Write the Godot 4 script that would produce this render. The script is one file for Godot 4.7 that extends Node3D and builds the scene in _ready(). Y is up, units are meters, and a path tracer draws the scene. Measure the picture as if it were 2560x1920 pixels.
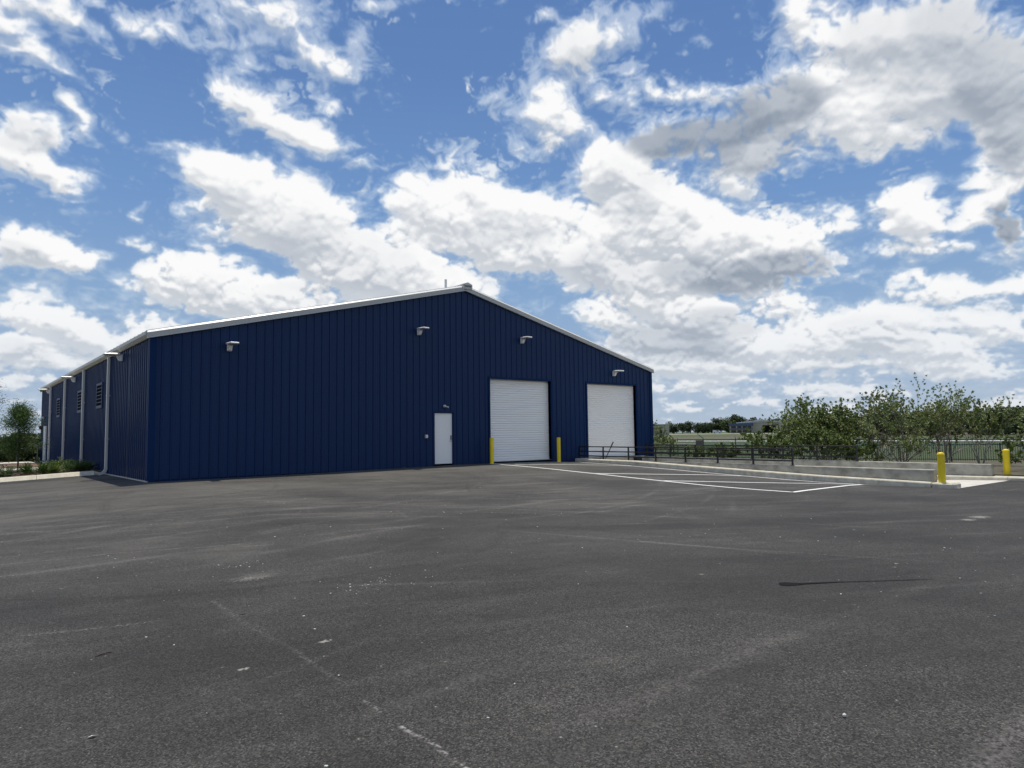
extends Node3D

# A navy metal warehouse on an asphalt lot. x runs along the gable wall, y up, z from the gable towards the viewer; y = 0 is the warehouse floor.
const CLOUDS := [
	[4.68, 27.55, 3.13, -0.44, -0.38, -1.14, 0.75, 0],
	[10.71, 28.73, 2.96, -0.37, -0.4, -1.19, 0.8, 0],
	[7.49, 27.17, 1.7, -0.74, -0.34, -0.58, 0.6, 0],
	[4.5, 25.06, 3, -1.41, -0.35, -0.63, 0.8, 0],
	[2.61, 26.45, 1.02, -0.58, -0.46, -0.74, 0.6, 0],
	[7.17, 23.86, 0.56, -0.34, -0.17, -0.26, 0.5, 0],
	[15.79, 30.43, 2.79, -0.63, -0.43, -0.9, 0.6, 0],
	[20.27, 30.13, 3.93, -1.03, -0.89, -1.77, 0.85, 0],
	[23.52, 28.14, 2.77, -0.58, -0.29, -0.72, 0.75, 0],
	[18.21, 28.22, 2.36, -0.22, -0.13, -0.48, 0.5, 0],
	[27.21, 29.55, 0.49, -0.65, -1.29, -0.71, 0.4, 0],
	[26.1, 27.46, 2.11, -0.48, -0.5, -1.22, 0.35, 0],
	[18.94, 24.99, 3.98, -1.62, -0.8, -1.4, 0.95, 0.1],
	[21.76, 23.83, 3.13, -1.34, -0.69, -1.19, 0.95, 0.15],
	[15.89, 25.48, 1.29, -0.79, -0.46, -0.58, 0.7, 0],
	[24.47, 22.85, 2.13, -0.36, -0.2, -0.72, 0.75, 0],
	[25.57, 21.44, 2, -0.19, -0.11, -0.6, 0.6, 0],
	[24.34, 24.95, 0.8, 0.07, 0, -0.71, 0.7, 0],
	[20.38, 21.65, 0.91, -0.92, -0.42, -0.38, 0.35, 0],
	[15.35, 19.77, 3.1, -0.87, -0.48, -1.32, 0.95, 0],
	[18.36, 18.48, 4.75, -1.76, -0.93, -2.15, 1.1, 0.15],
	[21.83, 16.58, 5.56, -2.23, -1.04, -2.33, 1.2, 0.3],
	[25.42, 14.52, 6.08, -1.4, -0.66, -2.51, 1.2, 0.4],
	[19.07, 16.36, 3.6, -1.03, -0.67, -1.98, 0.9, 0.2],
	[30.21, 13.06, 6.03, -2.09, -0.79, -2.15, 1.2, 0.3],
	[33.6, 12.01, 4.49, -0.78, -0.41, -2.19, 1.1, 0.2],
	[30.22, 19.3, 2.61, -0.35, -0.33, -1.74, 0.95, 0],
	[32.5, 18.49, 3.45, 0.05, -0.01, -2.2, 1, 0.1],
	[35.95, 19.94, 2.89, -0.01, -0.03, -2.65, 1.1, 0.15],
	[34.77, 16.75, 6.88, -0.62, -0.2, -1.98, 1.1, 0.15],
	[38.63, 18.17, 3.6, -1.29, -0.84, -2.08, 1, 0.2],
	[42.09, 17.4, 3.44, -0.12, -0.03, -1.62, 1, 0.1],
	[40.12, 14.91, 4.77, -1.36, -0.63, -2.12, 1.1, 0.25],
	[44.32, 14.08, 4.8, -1.03, -0.44, -2.16, 1.1, 0.3],
	[15.32, 12.31, 2.7, -0.56, -0.4, -1.74, 1.2, 0.1],
	[12.78, 13.27, 0.81, 0.08, 0.02, -0.86, 1.1, 0],
	[11.49, 11.99, 1.03, 0.09, 0.03, -1.12, 1, 0],
	[18.13, 10.78, 5.05, -0.87, -0.31, -1.66, 1.2, 0.35],
	[13.92, 10.68, 3.5, -0.43, -0.19, -1.35, 1.1, 0.3],
	[22.24, 10.63, 4.29, 0.15, 0.01, -1.61, 1, 0.4],
	[9.56, 9.85, 0.61, -1.09, -1.02, -0.76, 0.5, 0],
	[3.95, 17.96, 2.64, -1.08, -0.54, -1.35, 1.1, 0.15],
	[3.36, 20.02, 2.58, -0.23, -0.21, -1.1, 0.9, 0.5],
	[5.49, 19.88, 0.86, -0.6, -0.4, -0.62, 0.8, 0.4],
	[5.98, 17.13, 1.08, -0.81, -0.43, -0.68, 0.9, 0.1],
	[7.53, 21.16, 0.79, -0.66, -0.35, -0.44, 0.75, 0],
	[9.48, 21.07, 0.34, -0.28, -0.16, -0.2, 0.3, 0],
	[4.11, 13.05, 2.82, -0.69, -0.32, -1.37, 1.2, 0.1],
	[5.72, 12.33, 2.11, -0.54, -0.27, -1.1, 1.2, 0.3],
	[3.38, 12.04, 2.02, -0.38, -0.22, -1.2, 1.1, 0.5],
	[9.95, 14.11, 1.33, -0.05, -0.06, -0.55, 0.75, 0],
	[10.59, 15.79, 0.48, 0.06, 0.01, -0.38, 0.6, 0],
	[8.8, 16.96, 0.5, -0.37, -0.21, -0.32, 0.35, 0],
	[5.85, 7.8, 2.68, -0.65, -0.25, -1.3, 1.1, 0.1],
	[8.07, 6.82, 2.51, -0.64, -0.22, -1.07, 1, 0.3],
	[3.49, 8.54, 1.81, -0.03, -0.03, -0.8, 0.8, 0.1],
	[3.83, 5.64, 2.03, -0.55, -0.22, -1.2, 1, 0.4],
	[11.81, 8.36, 1.82, -0.25, -0.09, -0.66, 0.8, 0.3],
	[4.48, 9.71, 0.78, 0.08, 0.01, -0.31, 0.4, 0],
	[44.66, 29.48, 2.73, -0.55, -0.54, -2.19, 1, 0.45],
	[47.41, 30.67, 2.29, -0.19, -0.05, -1.67, 0.6, 0.05],
	[42.24, 25.29, 2.38, -0.84, -0.94, -2.1, 1.05, 0.1],
	[43.56, 23.58, 2.15, -0.79, -0.55, -1.25, 0.9, 0.05],
	[47.85, 26.29, 1.7, -0.81, -0.58, -0.95, 0.75, 0.05],
	[38.37, 27.37, 0.88, -0.27, -0.3, -0.66, 0.6, 0],
	[41.21, 32.31, 2.35, -0.08, -0.01, -0.47, 0.6, 0],
	[49.72, 31.21, 1.89, -0.19, -0.03, -0.83, 0.45, 0],
	[54.14, 29.24, 0.44, -0.06, -0.01, -0.3, 0.35, 0],
	[29.1, 32.2, 1.92, 0.12, -0, -0.41, 0.5, 0],
	[53.3, 26.43, 3.23, -0.64, -0.12, -0.87, 0.95, 0.05],
	[57.59, 25.41, 2.08, -0.31, -0.04, -0.94, 0.9, 0.1],
	[52.44, 22.98, 3.6, 0.06, 0.19, -1.6, 1.1, 1],
	[56.44, 23.35, 4.09, 0.22, 0.34, -1.82, 1.2, 1],
	[60.65, 24.17, 2.94, -0.02, 0.23, -1.65, 1.1, 0.9],
	[58.46, 20.97, 4.32, 0.1, 0.19, -1.32, 1, 0.75],
	[56.64, 19.37, 2.64, -1, -0.37, -1.14, 0.9, 0.15],
	[59.11, 20.07, 2.02, -0.27, -0.03, -0.79, 0.7, 0.1],
	[62.26, 29.56, 2.85, -1.03, -0.36, -1.35, 0.8, 0.05],
	[65.45, 28.04, 3.85, -1.53, -0.43, -1.67, 1, 0.1],
	[64.36, 25.64, 3.33, -1.26, -0.49, -1.99, 1, 0.05],
	[69.35, 26.29, 4.19, -1.09, -0.14, -2.56, 1.2, 0.5],
	[73.57, 25.73, 4.05, -1.21, -0.15, -2.46, 1.2, 0.65],
	[75.22, 22.51, 2.93, -0.83, -0.18, -3.07, 1.2, 0.75],
	[67.06, 23.01, 4.37, -0.58, 0.09, -2.45, 1.1, 0.15],
	[71.45, 22.62, 3.72, -0.94, -0.13, -2.32, 1.1, 0.45],
	[64.5, 21.96, 3.38, -0.64, -0.07, -1.56, 0.9, 0.25],
	[75.55, 19.32, 1.72, -0.43, -0.12, -2, 1.2, 0.75],
	[75.82, 17.53, 0.98, -0.23, -0.07, -1.15, 1, 0.5],
	[66.45, 20.12, 1.33, 0.11, 0.09, -0.44, 0.6, 0.05],
	[68.21, 21.86, 2.6, -0.56, -0.08, -1.51, 0.8, 0.25],
	[47.13, 20.69, 2.58, -0.59, -0.45, -2.03, 1.2, 0.15],
	[49.36, 19.51, 3.09, -1.3, -0.99, -2.3, 1.3, 0.35],
	[52.24, 16.87, 3.84, -2.09, -1.18, -2.23, 1.3, 0.3],
	[47.79, 17.16, 3.72, -0.24, -0.06, -2.57, 1.2, 0.1],
	[55.42, 14.85, 4.21, -1.78, -0.8, -2.15, 1.3, 0.25],
	[58.88, 14.19, 4.26, -0.84, -0.26, -2.05, 1.3, 0.3],
	[60.93, 15, 2.85, -0.86, -0.3, -1.38, 1.1, 0.1],
	[63.89, 15.63, 1.87, -0.09, 0.03, -0.86, 0.9, 0.1],
	[59.47, 12.05, 5.47, 0.25, 0.12, -1.25, 1.3, 0.85],
	[55.32, 12.03, 4.4, -0.98, -0.21, -1.19, 1.2, 0.7],
	[51.75, 12.63, 4.2, -1.03, -0.37, -1.76, 1.2, 0.35],
	[47.69, 12.85, 3.9, -1.24, -0.48, -1.61, 1.1, 0.45],
	[45.84, 14.38, 2.63, -0.12, -0.04, -1.82, 1.1, 0.2],
	[49.5, 10.93, 4.18, -1.35, -0.48, -1.61, 1.1, 0.2],
	[53.46, 9.27, 4.67, -1.57, -0.45, -1.53, 1.2, 0.25],
	[55.91, 8.41, 3.08, -0.19, -0.04, -1.22, 1.1, 0.6],
	[46.48, 9.21, 3.64, -0.78, -0.22, -1.09, 1, 0.3],
	[51.59, 7.17, 5.27, -0.71, -0.14, -1.24, 1, 0.7],
	[60.38, 9.71, 2.44, -0.2, -0.03, -0.77, 1, 0.15],
	[62.98, 9.32, 1.88, -0.16, -0.02, -0.48, 0.5, 0.2],
	[69.03, 14.88, 2.91, -0.76, -0.21, -1.62, 1.1, 0.1],
	[68.21, 15.97, 1.73, -0.29, -0.06, -1.14, 1, 0.05],
	[72.93, 14.54, 1.6, -0.45, -0.1, -0.78, 0.95, 0.1],
	[68.64, 12.86, 2.68, -0.38, -0.04, -0.77, 0.8, 0.1],
	[71.74, 12.57, 1.6, -0.25, -0.03, -0.5, 0.7, 0.1],
	[73.8, 15.89, 2.24, 0.23, 0.23, -1.32, 1, 0.1],
	[75.4, 16.75, 1.23, -0.27, -0.07, -1.16, 1, 0.05],
	[75.34, 13.5, 1.35, -0.25, -0.08, -1.37, 1.1, 1],
	[71.6, 9.76, 4.39, -0.12, 0.02, -0.95, 0.95, 0.15],
	[75.02, 9.93, 1.95, -0.28, -0.05, -0.91, 0.95, 0.1],
	[66.95, 8.3, 2.61, -0.24, -0.03, -0.73, 0.6, 0.1],
	[64.01, 11.27, 1.86, -0.2, -0.01, -0.34, 0.35, 0],
	[63.21, 7.24, 3.6, -0.96, -0.28, -1.34, 1, 0.2],
	[66.89, 6.97, 3.42, -0.62, -0.19, -1.52, 1.1, 0.4],
	[70.29, 5.72, 3.47, -0.27, -0.06, -1.29, 1, 0.3],
	[73.86, 7.31, 2.73, -0.29, -0.06, -1.24, 0.9, 0.15],
	[57.91, 6.51, 5.22, -0.78, -0.14, -1.2, 0.95, 0.3],
	[62.15, 4.88, 5.52, -0.3, -0.04, -1.04, 0.85, 0.35],
	[68.23, 4.22, 4.41, -0.26, -0.04, -0.86, 0.8, 0.3],
	[72.92, 4.26, 3.02, -0.2, -0.05, -0.94, 0.8, 0.2],
	[52.98, 5.28, 4.88, -0.19, -0.03, -0.95, 0.8, 0.3],
	[55.74, 3.36, 4.4, -0.15, -0.02, -0.72, 0.6, 0.3],
	[63.02, 2.76, 4.55, -0.17, -0.02, -0.55, 0.6, 0.3],
]
# The sky: air and cumulus clouds computed by direction. One quarter turn is worked out and laid mirrored round the horizon.
const TILE := 1024
func smooth(a: float, b: float, v: float) -> float:
	var t := clampf((v - a) / (b - a), 0.0, 1.0)
	return t * t * (3.0 - 2.0 * t)

func make_sky() -> ImageTexture:
	var small := 256
	var deg := 90.0 / small
	var dens := PackedFloat32Array()
	dens.resize(small * small)
	var grey := PackedFloat32Array()
	grey.resize(small * small)
	for c in CLOUDS:
		var az: float = c[0] + 5.94
		var el: float = c[1]
		var a := Vector2(c[2], c[3]) * 1.54
		var b := Vector2(c[4], c[5]) * 1.54
		var s: float = c[6]
		var gr: float = c[7]
		var det := a.x * b.y - a.y * b.x
		var wx := sqrt(a.x * a.x + b.x * b.x)
		var wy := sqrt(a.y * a.y + b.y * b.y)
		for j in range(maxi(0, int((el - wy) / deg)), mini(small, int((el + wy) / deg) + 2)):
			for i in range(maxi(0, int((az - wx) / deg)), mini(small, int((az + wx) / deg) + 2)):
				var dx := (i + 0.5) * deg - az
				var dy := (j + 0.5) * deg - el
				var u := (dx * b.y - dy * b.x) / det
				var v := (dy * a.x - dx * a.y) / det
				var q := u * u + v * v
				if q < 1.0:
					var at := j * small + i
					var w := s * 1.25 * (1.0 - q) * (1.0 - q)
					var old: float = dens[at]
					dens[at] = old + w * (1.0 - minf(old, 1.6) / 1.7)
					grey[at] = maxf(grey[at], gr * smooth(0.0, 0.75, 1.0 - q))
	# clouds nobody named: more of the same higher up and a thin veil of far ones along the horizon
	var field := FastNoiseLite.new()
	field.seed = 11
	field.noise_type = FastNoiseLite.TYPE_SIMPLEX_SMOOTH
	field.frequency = 1.0
	field.fractal_octaves = 3
	for j in small:
		var el := (j + 0.5) * deg
		var over := smooth(33.0, 42.0, el) * 0.9
		var low := (1.0 - smooth(3.0, 13.0, el)) * 0.95
		if over + low <= 0.0:
			continue
		for i in small:
			var az := deg_to_rad((i + 0.5) * deg)
			var e := deg_to_rad(el)
			var n := field.get_noise_3d(cos(e) * sin(az) * 3.0, sin(e) * (3.0 if el > 20.0 else 9.0), cos(e) * cos(az) * 3.0)
			var at := j * small + i
			dens[at] += over * maxf(0.0, 0.25 + n * 2.2) + low * maxf(0.0, 0.50 + n * 1.1) * 0.8
			if el > 33.0:
				grey[at] = maxf(grey[at], over * 0.5 * smooth(0.1, 0.5, n))
	var di := Image.create_from_data(small, small, false, Image.FORMAT_RF, dens.to_byte_array())
	di.resize(TILE, TILE, Image.INTERPOLATE_CUBIC)
	dens = di.get_data().to_float32_array()
	var gi := Image.create_from_data(small, small, false, Image.FORMAT_RF, grey.to_byte_array())
	gi.resize(TILE, TILE, Image.INTERPOLATE_CUBIC)
	grey = gi.get_data().to_float32_array()
	var warp := FastNoiseLite.new()
	warp.seed = 5
	warp.noise_type = FastNoiseLite.TYPE_SIMPLEX
	warp.frequency = 1.0
	warp.fractal_octaves = 6
	warp.fractal_gain = 0.56
	var puff := FastNoiseLite.new()
	puff.seed = 23
	puff.noise_type = FastNoiseLite.TYPE_CELLULAR
	puff.cellular_return_type = FastNoiseLite.RETURN_DISTANCE
	puff.frequency = 1.0
	puff.fractal_octaves = 4
	puff.fractal_gain = 0.6
	var step := PI / 2.0 / TILE
	var h := PackedFloat32Array()
	h.resize(TILE * TILE)
	var sines := PackedFloat32Array()
	var cosines := PackedFloat32Array()
	for i in TILE:
		sines.append(sin((i + 0.5) * step))
		cosines.append(cos((i + 0.5) * step))
	# rounded heads of cumulus: many balls heaped inside each cloud
	var heads := PackedFloat32Array()
	heads.resize(TILE * TILE)
	var rng := RandomNumberGenerator.new()
	rng.seed = 808
	var per := TILE / 90.0
	for c in CLOUDS:
		var s: float = c[6]
		if s < 0.55:
			continue
		var a := Vector2(c[2], c[3])
		var b := Vector2(c[4], c[5])
		var short := minf(a.length(), b.length())
		var count := int(clampf(a.length() * b.length() * 9.0 / maxf(short * short * 0.35, 0.4), 14.0, 90.0))
		for k in count:
			var t := rng.randf() * TAU
			var m := sqrt(rng.randf())
			var at := Vector2(c[0] + 5.94, c[1]) + (a * cos(t) + b * sin(t)) * m * 0.98
			var r := clampf(short * rng.randf_range(0.20, 0.62) * (1.15 - 0.55 * m), 0.3, 2.8)
			var tall := 0.30 + 0.30 * r / 2.0 + 0.25 * (1.0 - m)
			for j in range(maxi(0, int((at.y - r) * per)), mini(TILE, int((at.y + r) * per) + 2)):
				for i in range(maxi(0, int((at.x - r) * per)), mini(TILE, int((at.x + r) * per) + 2)):
					var q := (Vector2(i + 0.5, j + 0.5) / per - at).length_squared() / (r * r)
					if q < 1.0:
						var o := j * TILE + i
						heads[o] = maxf(heads[o], tall * s * sqrt(1.0 - q))
	for k in 64:   # rows of small far cumulus above the horizon
		var mid := Vector2(rng.randf_range(1.0, 89.0), 1.0 + 7.0 * pow(rng.randf(), 1.3))
		var wide := rng.randf_range(1.6, 5.0)
		for e in 16:
			var m := rng.randf_range(-1.0, 1.0)
			var r := rng.randf_range(0.25, 0.75) * (1.2 - 0.6 * absf(m)) * (0.5 + mid.y * 0.09)
			var at := mid + Vector2(m * wide, rng.randf_range(-0.1, 0.5) * (1.0 - absf(m)))
			for j in range(maxi(0, int((at.y - r) * per)), mini(TILE, int((at.y + r) * per) + 2)):
				for i in range(maxi(0, int((at.x - r * 1.8) * per)), mini(TILE, int((at.x + r * 1.8) * per) + 2)):
					var v := (Vector2(i + 0.5, j + 0.5) / per - at) / Vector2(r * 1.8, r)
					var q := v.length_squared()
					if q < 1.0:
						var o := j * TILE + i
						heads[o] = maxf(heads[o], 0.62 * sqrt(1.0 - q))
						dens[o] = maxf(dens[o], 0.35)
	var hs := PackedFloat32Array()
	hs.resize(TILE * TILE)
	var fine := FastNoiseLite.new()
	fine.seed = 41
	fine.noise_type = FastNoiseLite.TYPE_SIMPLEX
	fine.frequency = 1.0
	fine.fractal_octaves = 6
	fine.fractal_gain = 0.66
	warp.fractal_octaves = 4
	for j in TILE:
		var y: float = sines[j]
		var flat: float = cosines[j]
		var up := 2.1 * sqrt(y + 0.03)
		var rise := smooth(8.0, 26.0, (j + 0.5) * 90.0 / TILE)
		for i in TILE:
			var p := Vector3(flat * sines[i], up, flat * cosines[i])
			var n := warp.get_noise_3dv(p * 5.0)
			var n2 := warp.get_noise_3dv(p * 5.0 + Vector3(9.0, 3.0, 1.0))
			var sx := clampi(i + int(n * 34.0), 0, TILE - 1)
			var sy := clampi(j + int(n2 * 26.0), 0, TILE - 1)
			var d: float = dens[sy * TILE + sx]
			if d <= 0.0:
				h[j * TILE + i] = -0.6
				continue
			var w := puff.get_noise_3dv(p * 10.0 + Vector3(n, n2, n) * 0.8)
			var f := fine.get_noise_3dv(p * 14.0 + Vector3(n2, n, n2) * 1.2)
			var hx := clampi(i + int(n * 13.0 + fine.get_noise_3dv(p * 30.0) * 5.0), 0, TILE - 1)
			var hy := clampi(j + int(n2 * 11.0 + fine.get_noise_3dv(p * 30.0 + Vector3(4.0, 8.0, 2.0)) * 5.0), 0, TILE - 1)
			var head: float = heads[hy * TILE + hx]
			var base := d * 0.86 - 0.30 + n * 0.46 - (w + 0.45) * 0.42
			var puffy := d * 0.30 + head * 1.05 - 0.36 + n * 0.16 - (w + 0.45) * 0.12
			base = lerpf(puffy, base, 0.15 + 0.65 * rise)
			hs[j * TILE + i] = base + f * 0.05
			h[j * TILE + i] = base + f * (lerpf(0.62, 0.95, rise) + 0.6 * n2 * rise) - 0.01
	var stops := [[0.0, Color(0.70, 0.755, 0.82)], [4.0, Color(0.64, 0.725, 0.825)], [10.0, Color(0.55, 0.672, 0.815)], [18.0, Color(0.45, 0.595, 0.79)], [28.0, Color(0.385, 0.525, 0.735)], [45.0, Color(0.335, 0.47, 0.695)], [90.0, Color(0.30, 0.435, 0.66)]]
	var bytes := PackedByteArray()
	bytes.resize(TILE * TILE * 3)
	for j in TILE:
		var el := (j + 0.5) * 90.0 / TILE
		var k := 0
		while k < stops.size() - 2 and stops[k + 1][0] < el:
			k += 1
		var air: Color = stops[k][1].lerp(stops[k + 1][1], clampf((el - stops[k][0]) / (stops[k + 1][0] - stops[k][0]), 0.0, 1.0))
		var fade := smooth(-2.0, 12.0, el)
		var crisp := 0.16 + 0.50 * smooth(10.0, 32.0, el)
		var row := (TILE - 1 - j) * TILE * 3
		for i in TILE:
			var at := j * TILE + i
			var v: float = h[at]
			var r := air.r
			var g := air.g
			var b := air.b
			if v > -0.46:
				var here: float = hs[at]
				var above: float = hs[mini(j + 4, TILE - 1) * TILE + i]
				var above2: float = hs[mini(j + 13, TILE - 1) * TILE + i]
				var far_above: float = hs[mini(j + 26, TILE - 1) * TILE + i]
				var aside: float = hs[j * TILE + mini(i + 5, TILE - 1)]
				var a := smooth(-0.12, crisp + 0.06, v) * 0.85 + 0.15 * smooth(0.1, 0.45, here)
				a = maxf(a, (0.34 + 0.16 * fade) * smooth(-0.46, 0.25, v))
				var relief := clampf((here - above) * 0.50 + (here - above2) * 0.22 + (here - aside) * 0.12, -0.10, 0.075)
				var thick := smooth(0.2, 1.1, here) * 0.45 + smooth(0.05, 1.0, far_above) * 0.55
				var gr: float = pow(clampf(grey[at], 0.0, 1.0), 1.7)
				var lum := 0.975 - 0.045 * thick - 0.29 * gr * smooth(0.0, 0.5, here) + relief * (1.0 - 0.5 * gr) + (v - here) * 0.03
				lum = clampf(lum, 0.5, 0.985)
				lum = lerpf(0.85, lum, 0.75 + 0.25 * fade)
				a *= 0.75 + 0.25 * fade
				var cool := (0.985 - lum) * 0.2
				r += (lum - cool - r) * a
				g += (lum - cool * 0.35 - g) * a
				b += (minf(lum + cool * 0.55, 0.99) - b) * a
			var o := row + i * 3
			bytes[o] = int(clampf(r, 0.0, 1.0) * 255.0)
			bytes[o + 1] = int(clampf(g, 0.0, 1.0) * 255.0)
			bytes[o + 2] = int(clampf(b, 0.0, 1.0) * 255.0)
	var tile := Image.create_from_data(TILE, TILE, false, Image.FORMAT_RGB8, bytes)
	var mirrored: Image = tile.duplicate()
	mirrored.flip_x()
	var whole := Image.create(4 * TILE, 2 * TILE, false, Image.FORMAT_RGB8)
	whole.fill(Color(0.34, 0.34, 0.33))
	for k in 4:
		whole.blit_rect(tile if k % 2 == 0 else mirrored, Rect2i(0, 0, TILE, TILE), Vector2i(k * TILE, 0))
	return ImageTexture.create_from_image(whole)

# ---------------------------------------------------------------- mesh building
class Geo:
	var v := PackedVector3Array()
	var n := PackedVector3Array()
	var c := PackedColorArray()
	var u := PackedVector2Array()
	var u2 := PackedVector2Array()
	var tint := Color.WHITE

	func tri(a: Vector3, b: Vector3, d: Vector3, na: Vector3, nb: Vector3, nd: Vector3) -> void:
		v.append(a); v.append(d); v.append(b)
		n.append(na); n.append(nd); n.append(nb)
		c.append(tint); c.append(tint); c.append(tint)

	func flat(a: Vector3, b: Vector3, d: Vector3) -> void:   # corners anticlockwise seen from outside
		var m := (b - a).cross(d - a).normalized()
		tri(a, b, d, m, m, m)

	func quad(a: Vector3, b: Vector3, d: Vector3, e: Vector3) -> void:
		var m := (d - a).cross(e - b).normalized()
		tri(a, b, d, m, m, m)
		tri(a, d, e, m, m, m)

	func quadn(a: Vector3, b: Vector3, d: Vector3, e: Vector3, na: Vector3, nb: Vector3, nd: Vector3, ne: Vector3) -> void:
		tri(a, b, d, na, nb, nd)
		tri(a, d, e, na, nd, ne)

	func box(lo: Vector3, hi: Vector3) -> void:
		cbox((lo + hi) / 2.0, hi - lo, 0.0)

	func cbox(at: Vector3, size: Vector3, ch: float, turn := Basis.IDENTITY) -> void:   # a box with chamfered edges
		var h := size / 2.0
		var i := h - Vector3(ch, ch, ch)
		for ax in 3:
			for s in [-1.0, 1.0]:
				var p := []
				for k in [[-1, -1], [1, -1], [1, 1], [-1, 1]]:
					var q := Vector3.ZERO
					q[ax] = s * h[ax]
					q[(ax + 1) % 3] = k[0] * i[(ax + 1) % 3]
					q[(ax + 2) % 3] = k[1] * i[(ax + 2) % 3]
					p.append(at + turn * q)
				if s > 0.0:
					quad(p[0], p[1], p[2], p[3])
				else:
					quad(p[3], p[2], p[1], p[0])
		if ch <= 0.0:
			return
		for ax in 3:
			var b := (ax + 1) % 3
			var d := (ax + 2) % 3
			for s in [-1.0, 1.0]:
				for t in [-1.0, 1.0]:
					var p := []
					for k in [[0, -1.0], [0, 1.0], [1, 1.0], [1, -1.0]]:
						var q := Vector3.ZERO
						q[ax] = k[1] * i[ax]
						q[b] = s * (h[b] if k[0] == 0 else i[b])
						q[d] = t * (i[d] if k[0] == 0 else h[d])
						p.append(at + turn * q)
					if s * t < 0.0:
						quad(p[0], p[1], p[2], p[3])
					else:
						quad(p[3], p[2], p[1], p[0])
		for sx in [-1.0, 1.0]:
			for sy in [-1.0, 1.0]:
				for sz in [-1.0, 1.0]:
					var a := at + turn * Vector3(sx * h.x, sy * i.y, sz * i.z)
					var b := at + turn * Vector3(sx * i.x, sy * h.y, sz * i.z)
					var d := at + turn * Vector3(sx * i.x, sy * i.y, sz * h.z)
					if sx * sy * sz > 0.0:
						flat(a, b, d)
					else:
						flat(a, d, b)

	func tube(path: Array, radii: Array, sides: int, caps := true) -> void:
		var rings := []
		for k in path.size():
			var along: Vector3 = (path[mini(k + 1, path.size() - 1)] - path[maxi(k - 1, 0)]).normalized()
			var side := along.cross(Vector3.UP if absf(along.y) < 0.9 else Vector3.RIGHT).normalized()
			var other := along.cross(side)
			var ring := []
			for s in sides:
				var a := TAU * s / sides
				ring.append(side * cos(a) + other * sin(a))
			rings.append(ring)
		for k in path.size() - 1:
			for s in sides:
				var t := (s + 1) % sides
				var r0: float = radii[k]
				var r1: float = radii[k + 1]
				quadn(path[k] + rings[k][s] * r0, path[k] + rings[k][t] * r0, path[k + 1] + rings[k + 1][t] * r1, path[k + 1] + rings[k + 1][s] * r1, rings[k][s], rings[k][t], rings[k + 1][t], rings[k + 1][s])
		if caps:
			for s in range(1, sides - 1):
				flat(path[0] + rings[0][0] * radii[0], path[0] + rings[0][s + 1] * radii[0], path[0] + rings[0][s] * radii[0])
				var k := path.size() - 1
				flat(path[k] + rings[k][0] * radii[k], path[k] + rings[k][s] * radii[k], path[k] + rings[k][s + 1] * radii[k])

	func lathe(at: Vector3, profile: Array, sides: int) -> void:   # profile of (radius, height), upwards, smooth between its points
		for k in profile.size() - 1:
			var p: Vector2 = profile[k]
			var q: Vector2 = profile[k + 1]
			var m := Vector2(q.y - p.y, p.x - q.x).normalized()
			for s in sides:
				var a := TAU * s / sides
				var b := TAU * (s + 1) / sides
				var da := Vector3(cos(a), 0, sin(a))
				var db := Vector3(cos(b), 0, sin(b))
				quadn(at + db * p.x + Vector3.UP * p.y, at + da * p.x + Vector3.UP * p.y, at + da * q.x + Vector3.UP * q.y, at + db * q.x + Vector3.UP * q.y, db * m.x + Vector3.UP * m.y, da * m.x + Vector3.UP * m.y, da * m.x + Vector3.UP * m.y, db * m.x + Vector3.UP * m.y)

	func sweep(profile: Array, from: Vector3, to: Vector3, right: Vector3, up: Vector3, closed := true) -> void:   # a profile of (right, up) drawn from one place to another, with its ends
		var count := profile.size()
		var centre := Vector2.ZERO
		for p in profile:
			centre += p / count
		for k in (count if closed else count - 1):
			var p: Vector2 = profile[k]
			var q: Vector2 = profile[(k + 1) % count]
			quad(from + right * p.x + up * p.y, from + right * q.x + up * q.y, to + right * q.x + up * q.y, to + right * p.x + up * p.y)
			if closed:
				flat(from + right * centre.x + up * centre.y, from + right * q.x + up * q.y, from + right * p.x + up * p.y)
				flat(to + right * centre.x + up * centre.y, to + right * p.x + up * p.y, to + right * q.x + up * q.y)

	func leaf(at: Vector3, along: Vector3, side: Vector3, bulge: Vector3) -> void:
		var m := side.cross(along).normalized()
		var a := at + along * 0.5 + side + bulge
		var b := at + along * 0.5 - side + bulge
		tri(at, a, at + along, m, m, m)
		tri(at, at + along, b, m, m, m)

	func mesh() -> ArrayMesh:
		var arrays := []
		arrays.resize(Mesh.ARRAY_MAX)
		arrays[Mesh.ARRAY_VERTEX] = v
		arrays[Mesh.ARRAY_NORMAL] = n
		arrays[Mesh.ARRAY_COLOR] = c
		if u.size() == v.size():
			arrays[Mesh.ARRAY_TEX_UV] = u
		if u2.size() == v.size():
			arrays[Mesh.ARRAY_TEX_UV2] = u2
		var m := ArrayMesh.new()
		m.add_surface_from_arrays(Mesh.PRIMITIVE_TRIANGLES, arrays)
		return m

# ---------------------------------------------------------------- things, parts, setting
var taken := {}

func numbered(called: String) -> String:
	var k: int = taken.get(called, 0)
	taken[called] = k + 1
	return called if k == 0 else "%s_%03d" % [called, k]

func thing(called: String, label: String, category: String, at := Vector3.ZERO, turn := 0.0, group := "") -> Node3D:
	var o := Node3D.new()
	o.name = numbered(called)
	add_child(o)
	o.position = at
	o.rotation.y = turn
	tag(o, label, category, group)
	return o

func tag(o: Node, label: String, category: String, group := "") -> void:
	o.set_meta("label", label)
	o.set_meta("category", category)
	if group != "":
		o.set_meta("group", group)

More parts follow.
